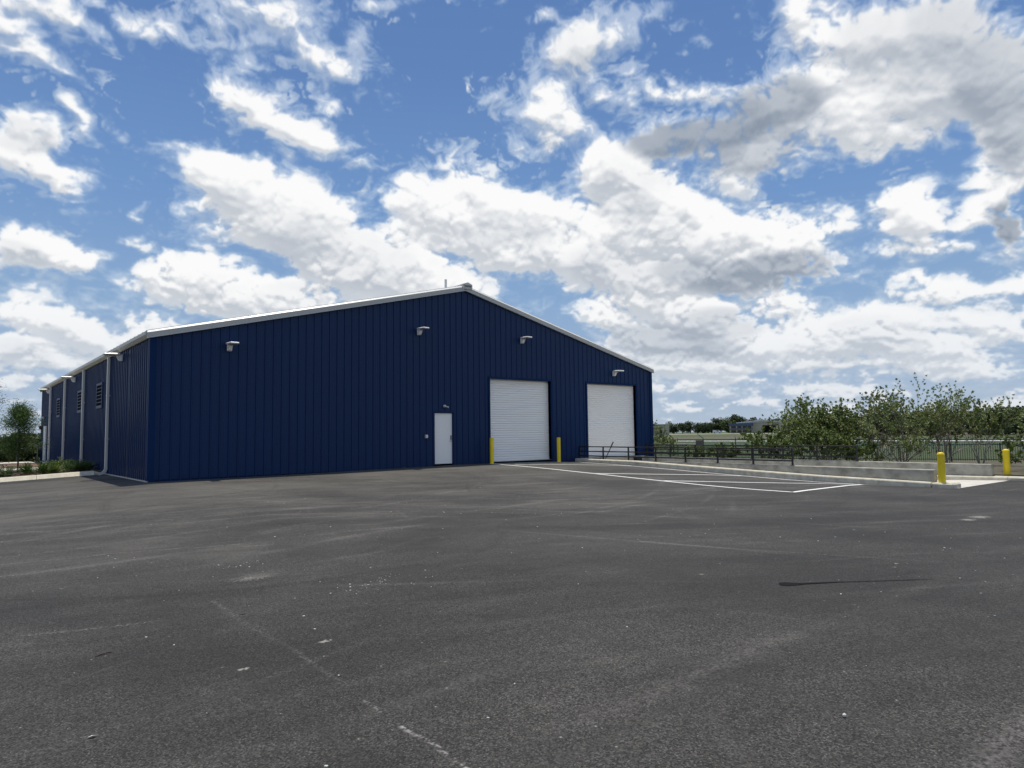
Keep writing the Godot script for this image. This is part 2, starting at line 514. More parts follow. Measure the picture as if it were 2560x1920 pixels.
func made(called: String, m: Mesh, material: Material, parent: Node) -> MeshInstance3D:
	var o := MeshInstance3D.new()
	o.name = called
	o.mesh = m
	o.material_override = material
	parent.add_child(o, true)
	return o

func part(parent: Node, called: String, g: Geo, material: Material) -> MeshInstance3D:
	return made(called, g.mesh(), material, parent)

func solo(called: String, g: Geo, material: Material, label: String, category: String, at := Vector3.ZERO, group := "") -> MeshInstance3D:
	var o := made(numbered(called), g.mesh(), material, self)
	o.position = at
	tag(o, label, category, group)
	return o

func setting(called: String, g: Geo, material: Material, kind := "structure") -> MeshInstance3D:
	var o := made(numbered(called), g.mesh(), material, self)
	o.set_meta("kind", kind)
	return o

func copy(o: Node3D, label: String, at: Vector3, turn := 0.0) -> Node3D:
	var r: Node3D = o.duplicate()
	r.name = numbered(String(o.name).rstrip("0123456789").trim_suffix("_"))
	add_child(r)
	r.position = at
	r.rotation.y = turn
	r.set_meta("label", label)
	return r

# ---------------------------------------------------------------- materials
func noise_of(seed_: int, freq: float, octaves: int, kind := FastNoiseLite.TYPE_SIMPLEX_SMOOTH) -> FastNoiseLite:
	var f := FastNoiseLite.new()
	f.seed = seed_
	f.noise_type = kind
	f.frequency = freq
	f.fractal_octaves = octaves
	return f

func noise_map(f: FastNoiseLite, size: int, ramp: Array, height := false) -> NoiseTexture2D:   # ramp: [offset, linear colour] pairs
	var t := NoiseTexture2D.new()
	t.width = size
	t.height = size
	t.seamless = true
	t.noise = f
	if not height:
		var gr := Gradient.new()
		gr.offsets = PackedFloat32Array(ramp.map(func(r): return r[0]))
		gr.colors = PackedColorArray(ramp.map(func(r): return (r[1] as Color).linear_to_srgb()))
		t.color_ramp = gr
	return t

func paint(linear: Color, rough: float, metallic := 0.0, specular := 0.5) -> StandardMaterial3D:
	var m := StandardMaterial3D.new()
	m.albedo_color = linear.linear_to_srgb()
	m.roughness = rough
	m.metallic = metallic
	m.metallic_specular = specular
	m.cull_mode = BaseMaterial3D.CULL_DISABLED
	return m

func textured(map: Texture2D, metres: float, rough: float, bump: Texture2D = null, relief := 0.0) -> StandardMaterial3D:   # laid on from three sides in the world
	var m := StandardMaterial3D.new()
	m.albedo_texture = map
	m.uv1_triplanar = true
	m.uv1_world_triplanar = true
	m.uv1_scale = Vector3.ONE / metres
	m.roughness = rough
	m.cull_mode = BaseMaterial3D.CULL_DISABLED
	if bump:
		m.heightmap_enabled = true
		m.heightmap_texture = bump
		m.heightmap_scale = relief
	return m

func leafy(light_through: Color, rough := 0.55) -> StandardMaterial3D:
	var m := StandardMaterial3D.new()
	m.vertex_color_use_as_albedo = true
	m.roughness = rough
	m.metallic_specular = 0.4
	m.cull_mode = BaseMaterial3D.CULL_DISABLED
	m.backlight_enabled = true
	m.backlight = light_through
	return m

func grey(k: float) -> Color:
	return Color(k, k, k)

var M := {}

func make_materials() -> void:
	M.blue = paint(Color(0.0080, 0.0285, 0.092), 0.30, 0.0, 0.28)
	var waves := noise_of(8, 0.02, 2)
	M.blue.heightmap_enabled = true
	M.blue.heightmap_texture = noise_map(waves, 256, [], true)
	M.blue.heightmap_scale = 0.12
	M.blue.uv1_triplanar = true
	M.blue.uv1_world_triplanar = true
	M.blue.uv1_scale = Vector3(0.55, 0.16, 0.55)
	M.blue_trim = paint(Color(0.0080, 0.0275, 0.090), 0.5, 0.0, 0.15)
	M.white_metal = paint(Color(0.76, 0.755, 0.72), 0.34)
	M.grey_metal = paint(Color(0.46, 0.45, 0.41), 0.38)
	M.vent = paint(Color(0.58, 0.59, 0.59), 0.4)
	M.downspout = paint(Color(0.60, 0.60, 0.58), 0.36)
	M.door_white = paint(Color(0.90, 0.88, 0.83), 0.42)
	M.lamp = paint(Color(0.78, 0.78, 0.78), 0.35)
	M.lamp_dark = paint(Color(0.16, 0.16, 0.17), 0.4)
	M.steel = paint(Color(0.42, 0.42, 0.41), 0.3, 0.8)
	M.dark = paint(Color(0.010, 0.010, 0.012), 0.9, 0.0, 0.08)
	M.black = paint(Color(0.017, 0.017, 0.018), 0.36)
	M.rubber = paint(Color(0.012, 0.012, 0.012), 0.8)
	M.louvre = paint(Color(0.03, 0.052, 0.115), 0.38, 0.0, 0.15)
	M.pipe_grey = paint(Color(0.16, 0.17, 0.17), 0.5)
	M.red = paint(Color(0.16, 0.02, 0.02), 0.5)
	M.yellow = textured(noise_map(noise_of(31, 0.012, 4), 256, [[0.0, Color(0.78, 0.56, 0.008)], [0.45, Color(0.85, 0.63, 0.012)], [1.0, Color(0.88, 0.68, 0.02)]]), 0.9, 0.38)
	var stains := noise_of(3, 0.011, 6)
	stains.fractal_gain = 0.58
	var rough_map := noise_map(noise_of(4, 0.06, 4), 256, [], true)
	M.concrete = textured(noise_map(stains, 512, [[0.0, Color(0.29, 0.275, 0.245)], [0.4, Color(0.40, 0.385, 0.345)], [0.62, Color(0.45, 0.435, 0.395)], [1.0, Color(0.52, 0.50, 0.45)]]), 2.6, 0.82, rough_map, 0.3)
	M.wall_concrete = textured(noise_map(stains, 512, [[0.0, Color(0.21, 0.20, 0.17)], [0.38, Color(0.32, 0.31, 0.265)], [0.6, Color(0.38, 0.37, 0.32)], [1.0, Color(0.48, 0.465, 0.40)]]), 3.4, 0.85, rough_map, 0.35)
	M.pale_concrete = textured(noise_map(stains, 512, [[0.0, Color(0.42, 0.40, 0.355)], [0.5, Color(0.56, 0.54, 0.49)], [1.0, Color(0.64, 0.62, 0.565)]]), 3.0, 0.85, rough_map, 0.3)
	M.kerb = textured(noise_map(stains, 512, [[0.0, Color(0.42, 0.39, 0.31)], [0.5, Color(0.59, 0.555, 0.45)], [1.0, Color(0.69, 0.655, 0.55)]]), 2.2, 0.85, rough_map, 0.3)
	var wear := noise_of(6, 0.05, 5)
	M.line = textured(noise_map(wear, 512, [[0.0, Color(0.45, 0.45, 0.43)], [0.25, Color(0.74, 0.74, 0.72)], [0.5, Color(0.82, 0.82, 0.80)], [1.0, Color(0.86, 0.86, 0.84)]]), 1.7, 0.6)
	M.bark = textured(noise_map(noise_of(9, 0.03, 4), 256, [[0.0, Color(0.17, 0.145, 0.12)], [0.5, Color(0.32, 0.285, 0.24)], [1.0, Color(0.46, 0.42, 0.36)]]), 0.5, 0.85)
	M.dark_bark = textured(noise_map(noise_of(10, 0.03, 4), 256, [[0.0, Color(0.04, 0.035, 0.03)], [1.0, Color(0.12, 0.10, 0.085)]]), 0.6, 0.9)
	M.leaf = leafy(Color(0.55, 0.6, 0.3))
	M.far_leaf = leafy(Color(0.25, 0.28, 0.14), 0.7)
	M.mulch = textured(noise_map(noise_of(12, 0.06, 4), 256, [[0.0, Color(0.05, 0.028, 0.02)], [0.5, Color(0.13, 0.075, 0.05)], [1.0, Color(0.26, 0.16, 0.11)]]), 0.9, 0.9, rough_map, 1.2)
	M.chips = leafy(Color(0, 0, 0), 0.85)
	M.chips.backlight_enabled = false
	M.ground = StandardMaterial3D.new()
	M.ground.vertex_color_use_as_albedo = true
	M.ground.roughness = 0.95
	M.ground.albedo_texture = noise_map(noise_of(14, 0.03, 5), 512, [[0.0, grey(0.45)], [0.5, grey(0.75)], [1.0, grey(1.0)]])
	M.ground.uv1_triplanar = true
	M.ground.uv1_world_triplanar = true
	M.ground.uv1_scale = Vector3.ONE / 7.0
	M.beige = textured(noise_map(noise_of(16, 0.01, 4), 256, [[0.0, Color(0.33, 0.30, 0.25)], [1.0, Color(0.45, 0.415, 0.35)]]), 9.0, 0.8)
	M.far_blue = paint(Color(0.045, 0.075, 0.15), 0.5)
	M.far_white = paint(Color(0.68, 0.69, 0.70), 0.5)
	M.glass = paint(Color(0.02, 0.025, 0.03), 0.12)
	M.teal = paint(Color(0.09, 0.30, 0.27), 0.6)
	M.sign = paint(Color(0.155, 0.115, 0.115), 0.6)
	M.sign_mark = paint(Color(0.33, 0.30, 0.30), 0.6)
	M.stain = paint(Color(0.020, 0.020, 0.023), 0.95, 0.0, 0.05)
	M.twig = paint(Color(0.055, 0.035, 0.028), 0.8)
	M.paper = paint(Color(0.62, 0.61, 0.57), 0.8)

# ---------------------------------------------------------------- the lie of the land
func along(at: float, xs: Array, ys: Array) -> float:
	for k in xs.size() - 1:
		if at <= xs[k + 1]:
			var t: float = clampf((at - xs[k]) / (xs[k + 1] - xs[k]), 0.0, 1.0)
			return lerpf(ys[k], ys[k + 1], t)
	return ys[-1]

func lot(x: float, z: float) -> float:   # height of the asphalt
	var across := along(x, [-60.0, -8.0, -3.5, 0.0, 6.0, 12.0, 14.0, 17.0, 18.7, 60.0], [-0.75, -0.46, -0.34, -0.18, -0.13, -0.05, -0.06, -0.10, -0.16, -0.16])
	var share := along(x, [0.0, 12.0], [0.5, 1.0])
	var out := 0.0
	for k in [-1.0, 0.0, 1.0]:
		out += along(z + k * 0.9, [-60.0, 0.0, 3.5, 9.2, 12.4, 16.0, 22.0, 30.0, 60.0], [0.0, 0.0, -0.08, -0.32, -0.44, -0.47, -0.42, -0.35, -0.3]) / 3.0
	return across + share * out

func land(x: float, z: float) -> float:   # height of the open ground
	if x > -60.0 and x < 24.04 and z > -7.45 and z < 79.0:
		return -2.2
	var deep := (x + 5.0) * 0.63 + (25.0 - z) * 0.774
	if x >= 24.04:
		return along(deep, [0.0, 25.0, 32.0, 39.0, 45.0, 60.0, 95.0, 150.0, 250.0, 430.0, 900.0], [-0.5, -0.45, -0.5, -0.62, -0.74, -0.82, -0.9, -0.6, -0.2, 0.35, 0.9])
	return along(deep, [0.0, 60.0, 250.0, 430.0, 900.0], [-0.26, -0.3, -0.2, 0.35, 0.9])

# ---------------------------------------------------------------- plants
func spread_dir(rng: RandomNumberGenerator, d: Vector3, angle: float) -> Vector3:
	var side := d.cross(Vector3.UP if absf(d.y) < 0.9 else Vector3.RIGHT).normalized().rotated(d, rng.randf() * TAU)
	return d.rotated(side, angle).normalized()

func rosette(g: Geo, rng: RandomNumberGenerator, at: Vector3, d: Vector3, count: int, length: float, tones: Array) -> void:
	for k in count:
		var way := spread_dir(rng, d, rng.randf_range(0.5, 1.5))
		var l := length * rng.randf_range(0.6, 1.2)
		var side := way.cross(d).normalized() * l * rng.randf_range(0.2, 0.3)
		g.tint = (tones[0] as Color).lerp(tones[1], rng.randf()) * rng.randf_range(0.75, 1.2)
		g.leaf(at - d * rng.randf() * length * 0.8, way * l, side, d * l * 0.08)

func grow(wood: Geo, leaves: Geo, rng: RandomNumberGenerator, at: Vector3, d: Vector3, length: float, radius: float, level: int, o: Dictionary) -> void:
	var path := [at]
	var radii := [radius]
	var steps := 4 if level > 1 else 3
	var dir := d
	for k in steps:
		dir = (dir + Vector3(rng.randfn(), rng.randfn(), rng.randfn()) * o.crook + Vector3.UP * o.lift).normalized()
		path.append(path[-1] + dir * length / steps)
		radii.append(radius * (1.0 - 0.45 * (k + 1) / steps))
	wood.tube(path, radii, 6 if level > 2 else (5 if level > 1 else 3), false)
	if level <= o.leafy_from:
		for k in range(1, path.size()):
			if rng.randf() < o.fill:
				rosette(leaves, rng, path[k].lerp(path[k - 1], rng.randf()), dir, o.count / 2, o.leaf, o.tones)
	if level == 0:
		rosette(leaves, rng, path[-1], dir, o.count, o.leaf, o.tones)
		return
	for k in rng.randi_range(o.forks[0], o.forks[1]):
		var from: Vector3 = path[-1] if k == 0 else path[rng.randi_range(2, path.size() - 1)]
		grow(wood, leaves, rng, from, spread_dir(rng, dir, rng.randf_range(0.25, o.open)), length * rng.randf_range(0.55, 0.85), radii[-1] * (0.85 if k == 0 else 0.7), level - 1, o)

func shrub(called: String, label: String, category: String, at: Vector3, height: float, stems: int, lean: float, seed_: int, o: Dictionary, group := "") -> Node3D:
	var rng := RandomNumberGenerator.new()
	rng.seed = seed_
	var wood := Geo.new()
	var leaves := Geo.new()
	var levels: int = o.get("levels", 3)
	for k in stems:
		var a := TAU * (k + rng.randf() * 0.7) / stems
		var tilt := lean * rng.randf_range(0.4, 1.2)
		var d := Vector3(cos(a) * sin(tilt), cos(tilt), sin(a) * sin(tilt))
		grow(wood, leaves, rng, Vector3(cos(a), 0, sin(a)) * 0.08, d, height * rng.randf_range(0.30, 0.42), height * o.thick * rng.randf_range(0.7, 1.2), levels, o)
	var top := 0.0
	for p in leaves.v:
		top = maxf(top, p.y)
	var k := height / top
	for g in [wood, leaves]:
		for i in g.v.size():
			g.v[i] *= k
	var t := thing(called, label, category, at, rng.randf() * 0.001, group)
	part(t, "trunk", wood, o.bark)
	part(t, "crown", leaves, o.get("material", M.leaf))
	return t

func far_tree(called: String, label: String, at: Vector3, height: float, width: float, seed_: int, tones: Array, group: String, leaves_many := 1100, clear := 0.06) -> Node3D:
	var rng := RandomNumberGenerator.new()
	rng.seed = seed_
	var wood := Geo.new()
	var g := Geo.new()
	var lobes := []
	for k in 14:
		var a := rng.randf() * TAU
		var r := sqrt(rng.randf()) * width * 0.36
		var y := height * rng.randf_range(clear + 0.12, 0.80)
		lobes.append([Vector3(cos(a) * r, y, sin(a) * r), minf(width * rng.randf_range(0.16, 0.27), minf(height - y, y - height * clear) + height * 0.05)])
	wood.tube([Vector3.ZERO, Vector3(0.1, height * 0.3, 0), Vector3(0, height * 0.7, 0.1)], [height * 0.035, height * 0.025, height * 0.008], 6)
	for l in lobes:
		wood.tube([Vector3(0.05, height * clear, 0), l[0] * 0.6 + Vector3(0, height * 0.12, 0), l[0]], [height * 0.016, height * 0.01, height * 0.004], 4)
	for k in leaves_many:
		var l: Array = lobes[k % lobes.size()]
		var d := Vector3(rng.randfn(), rng.randfn(), rng.randfn()).normalized()
		var p: Vector3 = l[0] + d * l[1] * pow(rng.randf(), 0.33) * Vector3(1.15, 0.85, 1.15)
		var way := Vector3(rng.randfn(), rng.randfn() * 0.6, rng.randfn()).normalized()
		var size := width * rng.randf_range(0.05, 0.10)
		g.tint = (tones[0] as Color).lerp(tones[1], rng.randf()) * rng.randf_range(0.7, 1.25)
		g.leaf(p - way * size * 0.5, way * size, way.cross((d + Vector3(rng.randfn(), rng.randfn(), rng.randfn()) * 0.5).normalized()).normalized() * size * 0.4, d * size * 0.15)
	var t := thing(called, label, "tree", at, 0.0, group)
	part(t, "trunk", wood, M.dark_bark)
	part(t, "crown", g, M.far_leaf)
	return t

func low_plant(label: String, at: Vector3, size: float, seed_: int, tones: Array) -> void:
	var rng := RandomNumberGenerator.new()
	rng.seed = seed_
	var g := Geo.new()
	var stems := Geo.new()
	for k in 34:
		var a := rng.randf() * TAU
		var tilt := rng.randf_range(0.15, 1.25)
		var out := Vector3(cos(a), 0, sin(a))
		var l := size * rng.randf_range(0.7, 1.1)
		var p := Vector3(out.x, 0, out.z) * 0.04
		var d := (out * sin(tilt) + Vector3.UP * cos(tilt)).normalized()
		var path := [p]
		for s in 6:
			d = (d + Vector3.DOWN * 0.10).normalized()
			var q := p + d * l / 6.0
			path.append(q)
			if s > 0:
				for e in [-1.0, 1.0]:
					var side: Vector3 = out.cross(Vector3.UP) * e
					g.tint = (tones[0] as Color).lerp(tones[1], rng.randf()) * rng.randf_range(0.8, 1.2)
					var way: Vector3 = (side + d * 0.7 + Vector3(rng.randfn(), rng.randfn(), rng.randfn()) * 0.15).normalized()
					g.leaf(q, way * size * 0.27, d * size * 0.06, Vector3.ZERO)
			p = q
		stems.tube(path, [0.006, 0.006, 0.005, 0.005, 0.004, 0.004, 0.003], 3, false)
	var t := thing("bedding_plant", label, "plant", at, 0.0, "low plants along the kerbed bed")
	part(t, "stem", stems, M.dark_bark)
	part(t, "foliage", g, M.leaf)

# ---------------------------------------------------------------- the warehouse
const WIDE := 24.645
const LONG := 31.3
const EAVE := 4.463
const RIDGE := 7.454

func gable_top(x: float) -> float:
	return EAVE + (RIDGE - EAVE) * (1.0 - absf(x - WIDE / 2.0) / (WIDE / 2.0))

const RIB := [[0.0, 0.0], [0.018, 0.034], [0.05, 0.034], [0.068, 0.0], [0.142, 0.0], [0.148, 0.005], [0.160, 0.005], [0.166, 0.0], [0.226, 0.0], [0.232, 0.005], [0.244, 0.005], [0.25, 0.0], [0.3043, 0.0]]

func cladding(from: float, lo: float, hi: float, bottom: float, top: Callable) -> Geo:   # one width of ribbed sheet, cut to what lies between lo and hi; x along the wall, z out of it
	var g := Geo.new()
	var pts := []
	for k in RIB.size() - 1:
		var a: float = from + RIB[k][0]
		var b: float = from + RIB[k + 1][0]
		var ca := clampf(a, lo, hi)
		var cb := clampf(b, lo, hi)
		if cb - ca < 1e-5:
			continue
		var za := lerpf(RIB[k][1], RIB[k + 1][1], (ca - a) / (b - a))
		var zb := lerpf(RIB[k][1], RIB[k + 1][1], (cb - a) / (b - a))
		g.quad(Vector3(ca, bottom, za), Vector3(cb, bottom, zb), Vector3(cb, top.call(cb), zb), Vector3(ca, top.call(ca), za))
	return g

func roll_door(w: Node3D, lo: float, hi: float, top: float, label: String) -> void:
	var count := 34
	var pitch := (top - 0.09) / count
	var back := -0.2
	var slat := Geo.new()
	var prof := [[0.0, 0.0], [0.06, 0.017], [0.14, 0.025], [0.30, 0.026], [0.58, 0.019], [0.85, 0.006], [1.0, 0.0]]
	for k in prof.size() - 1:
		var a := Vector3(0, prof[k][0] * pitch, prof[k][1])
		var b := Vector3(0, prof[k + 1][0] * pitch, prof[k + 1][1])
		var over := Vector3(hi - lo, 0, 0)
		slat.quad(a, a + over, b + over, b)
	var sm := slat.mesh()
	var bar := Geo.new()
	bar.cbox(Vector3((lo + hi) / 2, 0.045, back + 0.012), Vector3(hi - lo, 0.09, 0.05), 0.006)
	var door := part(w, "roll_up_door", bar, M.door_white)
	door.set_meta("label", label)
	for k in count:
		var s := made("slat", sm, M.door_white, door)
		s.position = Vector3(lo, 0.09 + pitch * k, back)
	var trim := Geo.new()
	trim.box(Vector3(lo - 0.09, 0.0, back - 0.03), Vector3(lo, top + 0.09, 0.042))
	trim.box(Vector3(hi, 0.0, back - 0.03), Vector3(hi + 0.09, top + 0.09, 0.042))
	trim.box(Vector3(lo, top, back - 0.03), Vector3(hi, top + 0.09, 0.041))
	made("frame", trim.mesh(), M.blue_trim, door)

func warehouse() -> void:
	var w := thing("warehouse", "long navy blue ribbed metal warehouse with white trim and a low gable roof", "warehouse")
	# openings of the gable wall: from, to, bottom, top
	var holes := [[10.70, 11.71, -0.02, 2.17], [13.66, 17.30, 0.0, 3.72], [19.73, 23.38, 0.0, 3.72]]
	var base := -0.14
	var n := 81
	var pitch := WIDE / n
	var shapes := 0
	for k in n:
		var lo := k * pitch
		var hi := lo + pitch
		var cuts := [lo, hi]
		for h in holes:
			for e in [h[0], h[1]]:
				if e > lo + 0.002 and e < hi - 0.002:
					cuts.append(e)
		cuts.sort()
		for q in cuts.size() - 1:
			var mid: float = (cuts[q] + cuts[q + 1]) / 2.0
			var bottom := base
			for h in holes:
				if mid > h[0] and mid < h[1]:
					bottom = h[3]
			var piece := cladding(lo, cuts[q], cuts[q + 1], bottom, func(x): return gable_top(x) + 0.05)
			if piece.v.size() > 0:
				part(w, "wall_panel", piece, M.blue)
	# side wall, its ribs standing out to the left
	n = 103
	pitch = LONG / n
	var side_mesh := cladding(0.0, 0.0, 0.3043, base, func(_x): return EAVE + 0.02).mesh()
	for k in n:
		if k >= 92 and k <= 95:
			continue
		var o := made("wall_panel", side_mesh, M.blue, w)
		o.rotation.y = -PI / 2.0
		o.position = Vector3(0, 0, -LONG + k * pitch)
	# inner leaf, right and rear walls, floor
	var core := Geo.new()
	var stops := [0.25, 10.70, 11.71, 13.66, 17.30, 19.73, 23.38, WIDE - 0.25]
	for k in stops.size() - 1:
		var lo: float = stops[k]
		var hi: float = stops[k + 1]
		var low := -1.4
		for h in holes:
			if (lo + hi) / 2 > h[0] and (lo + hi) / 2 < h[1]:
				low = h[3] + 0.1
		var cut := [lo, hi]
		if lo < WIDE / 2 and hi > WIDE / 2:
			cut = [lo, WIDE / 2, hi]
		for q in cut.size() - 1:
			var a: float = cut[q]
			var b: float = cut[q + 1]
			var prof := [Vector2(a, low), Vector2(b, low), Vector2(b, gable_top(b) - 0.05), Vector2(a, gable_top(a) - 0.05)]
			core.sweep(prof, Vector3(0, 0, -0.27), Vector3(0, 0, -0.02), Vector3.RIGHT, Vector3.UP)
	core.box(Vector3(0.02, -0.6, -LONG + 0.03), Vector3(0.25, EAVE - 0.02, -0.02))
	core.box(Vector3(WIDE - 0.25, -1.4, -LONG + 0.03), Vector3(WIDE - 0.02, EAVE - 0.02, -0.02))
	core.box(Vector3(0.26, -0.5, -LONG + 0.03), Vector3(WIDE - 0.26, EAVE, -LONG + 0.25))
	part(w, "inner_wall", core, M.blue_trim)
	var rear := Geo.new()
	rear.sweep([Vector2(0, EAVE), Vector2(WIDE, EAVE), Vector2(WIDE / 2, RIDGE)], Vector3(0, 0, -LONG), Vector3(0, 0, -LONG + 0.2), Vector3.RIGHT, Vector3.UP)
	rear.box(Vector3(0.0, base, -LONG - 0.03), Vector3(WIDE, EAVE, -LONG + 0.028))
	rear.box(Vector3(WIDE - 0.018, base, -LONG + 0.03), Vector3(WIDE + 0.03, EAVE, 0.0))
	part(w, "rear_wall", rear, M.blue)
	var slab := Geo.new()
	slab.box(Vector3(0.3, -0.5, -LONG + 0.3), Vector3(WIDE - 0.3, -0.004, -0.28))
	for h in holes:
		slab.box(Vector3(h[0], -0.5, -0.279), Vector3(h[1], -0.006, -0.005))
	part(w, "floor_slab", slab, M.concrete)
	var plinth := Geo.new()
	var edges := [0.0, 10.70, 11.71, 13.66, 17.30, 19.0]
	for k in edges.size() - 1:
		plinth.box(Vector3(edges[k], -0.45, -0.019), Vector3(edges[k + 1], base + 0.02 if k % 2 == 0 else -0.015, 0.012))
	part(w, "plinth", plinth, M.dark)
	# trims
	var corner := Geo.new()
	corner.box(Vector3(-0.045, base, 0.006), Vector3(0.16, EAVE + 0.03, 0.040))
	corner.box(Vector3(-0.044, base, -0.14), Vector3(-0.006, EAVE + 0.03, 0.005))
	part(w, "corner_trim", corner, M.blue_trim)
	corner = Geo.new()
	corner.box(Vector3(WIDE - 0.16, base, 0.006), Vector3(WIDE + 0.045, EAVE + 0.03, 0.040))
	part(w, "corner_trim", corner, M.blue_trim)
	var sill := Geo.new()
	sill.box(Vector3(-0.048, base - 0.045, -LONG), Vector3(0.01, base - 0.002, 0.0))
	part(w, "base_trim", sill, M.grey_metal)
	var front_sill := Geo.new()
	for k in [0, 2, 4]:
		front_sill.box(Vector3(edges[k], base - 0.035, 0.013), Vector3(edges[k + 1], base - 0.002, 0.048))
	part(w, "base_trim", front_sill, M.blue_trim)
	# roof, with standing seams
	var slope := Vector3(WIDE / 2.0, RIDGE - EAVE, 0)
	var len_s := slope.length()
	for s in [1.0, -1.0]:
		var eave := Vector3(0.0 if s > 0 else WIDE, EAVE + 0.20, 0)
		var up := Vector3(slope.x * s, slope.y, 0).normalized()
		var nrm := Vector3(-up.y * s, up.x * s, 0)
		var g := Geo.new()
		var a := eave - up * 0.16
		var b := eave + up * len_s
		g.sweep([Vector2(0, -0.06), Vector2(0.0, 0.0), Vector2(len_s + 0.16, 0.0), Vector2(len_s + 0.16, -0.06)], Vector3(a.x, a.y, -LONG - 0.08), Vector3(a.x, a.y, 0.05), up, nrm)
		for k in 52:
			var z := -LONG + 0.2 + k * 0.61
			g.sweep([Vector2(0.0, -0.01), Vector2(0.0, 0.05), Vector2(len_s, 0.05), Vector2(len_s, -0.01)], Vector3(a.x, a.y, z), Vector3(a.x, a.y, z + 0.035), up, nrm)
		part(w, "roof", g, M.white_metal)
		# rake trim: lip, face and a bevelled top edge
		for at_z in [0.0, -LONG]:
			var fz := 1.0 if at_z == 0.0 else -1.0
			var t := Geo.new()
			var prof := [Vector2(0.036, -0.015), Vector2(0.135, -0.02), Vector2(0.125, 0.022), Vector2(0.108, 0.026), Vector2(0.108, 0.150), Vector2(0.036, 0.150)]
			var p0 := Vector3(eave.x, EAVE, at_z) - up * 0.14
			var p1 := Vector3(WIDE / 2.0, RIDGE, at_z)
			t.sweep(prof, p0, p1, Vector3(0, 0, fz), Vector3.UP)
			part(w, "rake_trim", t, M.grey_metal)
			t = Geo.new()
			t.sweep([Vector2(0.02, 0.152), Vector2(0.116, 0.152), Vector2(0.112, 0.172), Vector2(0.06, 0.228), Vector2(-0.12, 0.25), Vector2(-0.12, 0.21), Vector2(0.02, 0.19)], p0, p1, Vector3(0, 0, fz), Vector3.UP)
			part(w, "rake_cap", t, M.white_metal)
	# gutter
	for s in [-1.0, 1.0]:
		var g := Geo.new()
		var gx := 0.0 if s < 0 else WIDE
		g.sweep([Vector2(0.035, 0.0), Vector2(0.09, 0.0), Vector2(0.185, 0.10), Vector2(0.185, 0.205), Vector2(0.17, 0.215), Vector2(0.035, 0.215)], Vector3(gx, EAVE - 0.03, -LONG - 0.08), Vector3(gx, EAVE - 0.03, 0.034), Vector3(s, 0, 0), Vector3.UP)
		part(w, "gutter", g, M.grey_metal)
	# ridge vent with the plate that closes its end
	var vent := Geo.new()
	var shape := [Vector2(-0.245, 0.05), Vector2(0.245, 0.05), Vector2(0.255, 0.27), Vector2(0.02, 0.365), Vector2(-0.255, 0.27)]
	vent.sweep(shape, Vector3(WIDE / 2 + 0.09, RIDGE, -LONG + 1.0), Vector3(WIDE / 2 + 0.09, RIDGE, 0.145), Vector3.RIGHT, Vector3.UP)
	var ridge_vent := part(w, "ridge_vent", vent, M.vent)
	var plate := Geo.new()
	plate.cbox(Vector3(WIDE / 2 + 0.09, RIDGE + 0.16, 0.152), Vector3(0.40, 0.2, 0.012), 0.004)
	made("end_plate", plate.mesh(), M.grey_metal, ridge_vent)
	var font := SystemFont.new()
	font.font_names = PackedStringArray(["Droid Sans"])
	font.font_weight = 700
	var text := TextMesh.new()
	text.text = "PANTRY"
	text.font = font
	text.font_size = 32
	text.pixel_size = 0.0030
	text.depth = 0.004
	var letters := made("lettering", text, M.dark, ridge_vent)
	letters.position = Vector3(WIDE / 2 + 0.095, RIDGE + 0.185, 0.1605)
	var pipe := Geo.new()
	pipe.lathe(Vector3(12.10, RIDGE - 0.3, -1.1), [Vector2(0.0, 0.0), Vector2(0.055, 0.0), Vector2(0.055, 0.97), Vector2(0.045, 0.97), Vector2(0.0, 0.9)], 14)
	part(w, "vent_pipe", pipe, M.vent)
	# downspouts: offset under the gutter, run, kick-out at the foot
	for z in [-6.76, -13.07, -19.45, -25.81]:
		var g := Geo.new()
		g.cbox(Vector3(-0.105, (EAVE - 0.02) / 2.0 + 0.03, z), Vector3(0.10, EAVE - 0.10, 0.13), 0.012)
		var p := [Vector3(-0.105, 0.09, z), Vector3(-0.115, 0.0, z), Vector3(-0.16, -0.075, z), Vector3(-0.24, -0.12, z), Vector3(-0.36, -0.145, z)]
		for k in p.size() - 1:
			var d: Vector3 = p[k + 1] - p[k]
			var side := Vector3(-d.y, d.x, 0).normalized() * 0.05
			for e in [-1.0, 1.0]:
				var zo := Vector3(0, 0, 0.065)
				g.quad(p[k] + side * e - zo, p[k] + side * e + zo, p[k + 1] + side * e + zo, p[k + 1] + side * e - zo)
				g.quad(p[k] + side + zo * e, p[k] - side + zo * e, p[k + 1] - side + zo * e, p[k + 1] + side + zo * e)
		var spout := part(w, "downspout", g, M.downspout)
		for y in [1.2, 2.9]:
			var strap := Geo.new()
			strap.box(Vector3(-0.158, y, z - 0.085), Vector3(-0.03, y + 0.035, z + 0.085))
			made("strap", strap.mesh(), M.downspout, spout)
	# louvres
	for z in [-9.02, -14.37, -22.27]:
		var frame := Geo.new()
		var h0 := 2.50
		var h1 := 3.56
		frame.box(Vector3(-0.075, h0, z - 0.70), Vector3(-0.002, h0 + 0.09, z + 0.70))
		frame.box(Vector3(-0.075, h1 - 0.09, z - 0.70), Vector3(-0.002, h1, z + 0.70))
		frame.box(Vector3(-0.074, h0 + 0.09, z - 0.70), Vector3(-0.002, h1 - 0.09, z - 0.62))
		frame.box(Vector3(-0.074, h0 + 0.09, z + 0.62), Vector3(-0.002, h1 - 0.09, z + 0.70))
		var lv := part(w, "louvre_vent", frame, M.louvre)
		var hollow := Geo.new()
		hollow.box(Vector3(-0.052, h0 + 0.09, z - 0.62), Vector3(-0.046, h1 - 0.09, z + 0.62))
		made("backing", hollow.mesh(), M.dark, lv)
